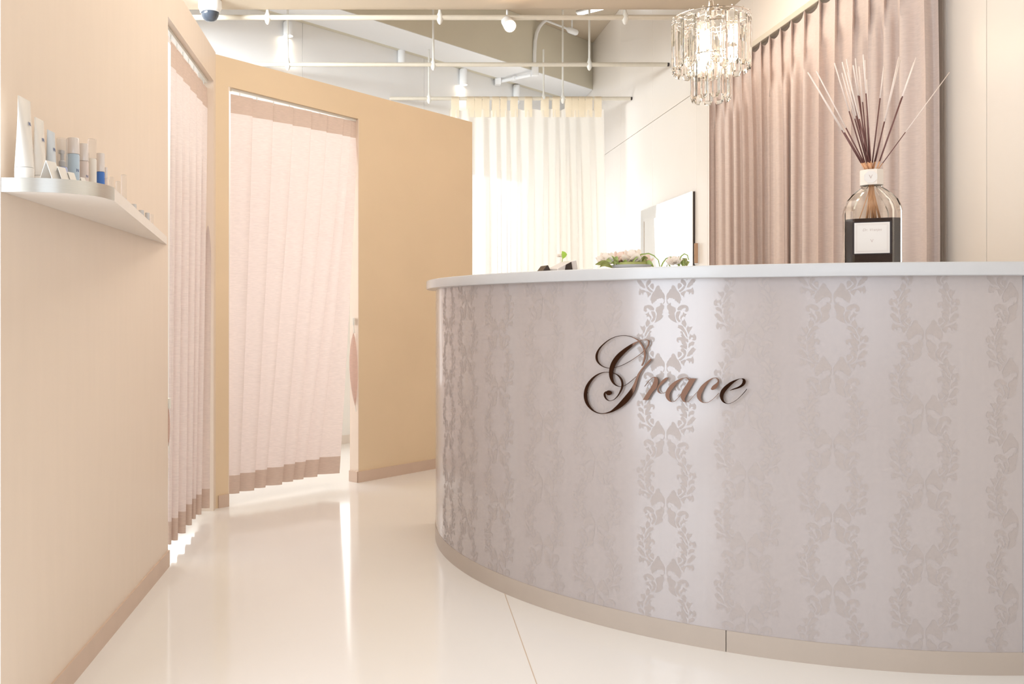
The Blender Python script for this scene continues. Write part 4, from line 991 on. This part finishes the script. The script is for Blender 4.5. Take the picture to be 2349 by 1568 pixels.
def blade(pts, Y, r=0.0022):
    P = [at(x, y, Y)-ga.location for x, y in pts]; bm = bmesh.new()
    rows = []
    for i, p in enumerate(P):
        d_ = (P[min(i+1, len(P)-1)]-P[max(0, i-1)]).normalized(); n_ = Vector((-d_.z, 0, d_.x))*r*(1.2-0.6*i/len(P))
        rows.append([tuple(p-n_), tuple(p+Vector((0, 0.003, 0))), tuple(p+n_)])
    return grid('blade', rows, M_LEAF, ga)
blade([(1450, 612), (1452, 600), (1460, 590), (1472, 583), (1488, 581), (1500, 586), (1510, 596), (1514, 612)], 2.98)
blade([(1516, 614), (1521, 602), (1528, 593), (1538, 589), (1548, 592), (1554, 596)], 2.97)
blade([(1540, 614), (1532, 604), (1529, 612)], 2.97)
blade([(1556, 612), (1558, 598), (1563, 587), (1570, 582), (1577, 585), (1580, 596)], 2.93)
fo2 = empty('flower_foliage', tuple(at(1570, 612, 2.93)), 'small tuft of olive leaves beside the mirror edge', 'foliage')
for (x0, y0, x1, y1, w_, m) in ((1560, 612, 1552, 605, 0.006, M_LEAF), (1570, 612, 1571, 592, 0.009, M_LEAFD), (1574, 612, 1580, 600, 0.008, M_LEAFD), (1564, 612, 1575, 606, 0.008, M_LEAF), (1568, 614, 1560, 601, 0.006, M_LEAF)):
    leafobj(at(x0, y0, 2.93), at(x1, y1, 2.93), w_, m, fo2)
pl = empty('small_plant', ((1288-CX)*3.42/F, 3.42, zc), 'small white pot with one lime green leaf behind the card terminal', 'plant')
lathe('pot', [(0, 0), (0.014, 0), (0.020, 0.035), (0.018, 0.035), (0.014, 0.03), (0, 0.03)], M_TOP, pl, seg=18)
tube('stem', [(0, 0, 0.03), (0.004, 0, zof(592, 3.42)-zc)], 0.0015, M_LEAF, pl, 6)
P0 = at(1290, 594, 3.42); P1 = at(1289, 575.5, 3.42); P2 = at(1301, 583, 3.42)
bm = bmesh.new(); pp = [P0, P0.lerp(P1, .5)+Vector((-0.002, 0, 0)), P1, P1.lerp(P2, .5)+Vector((0.002, 0, 0.003)), P2, P2.lerp(P0, .5)+Vector((0.003, 0, -0.002))]
a_prism(bm, [((p-pl.location).x, (p-pl.location).z) for p in pp], -0.0006, 0.0006, Matrix.Rotation(pi/2, 4, 'X')); fin(bm, 'leaf', M_LIME, pl)
flower('small ivory blossom beside the lime green leaf', 1284, 588, 3.43, 0.012, M_PETAL)
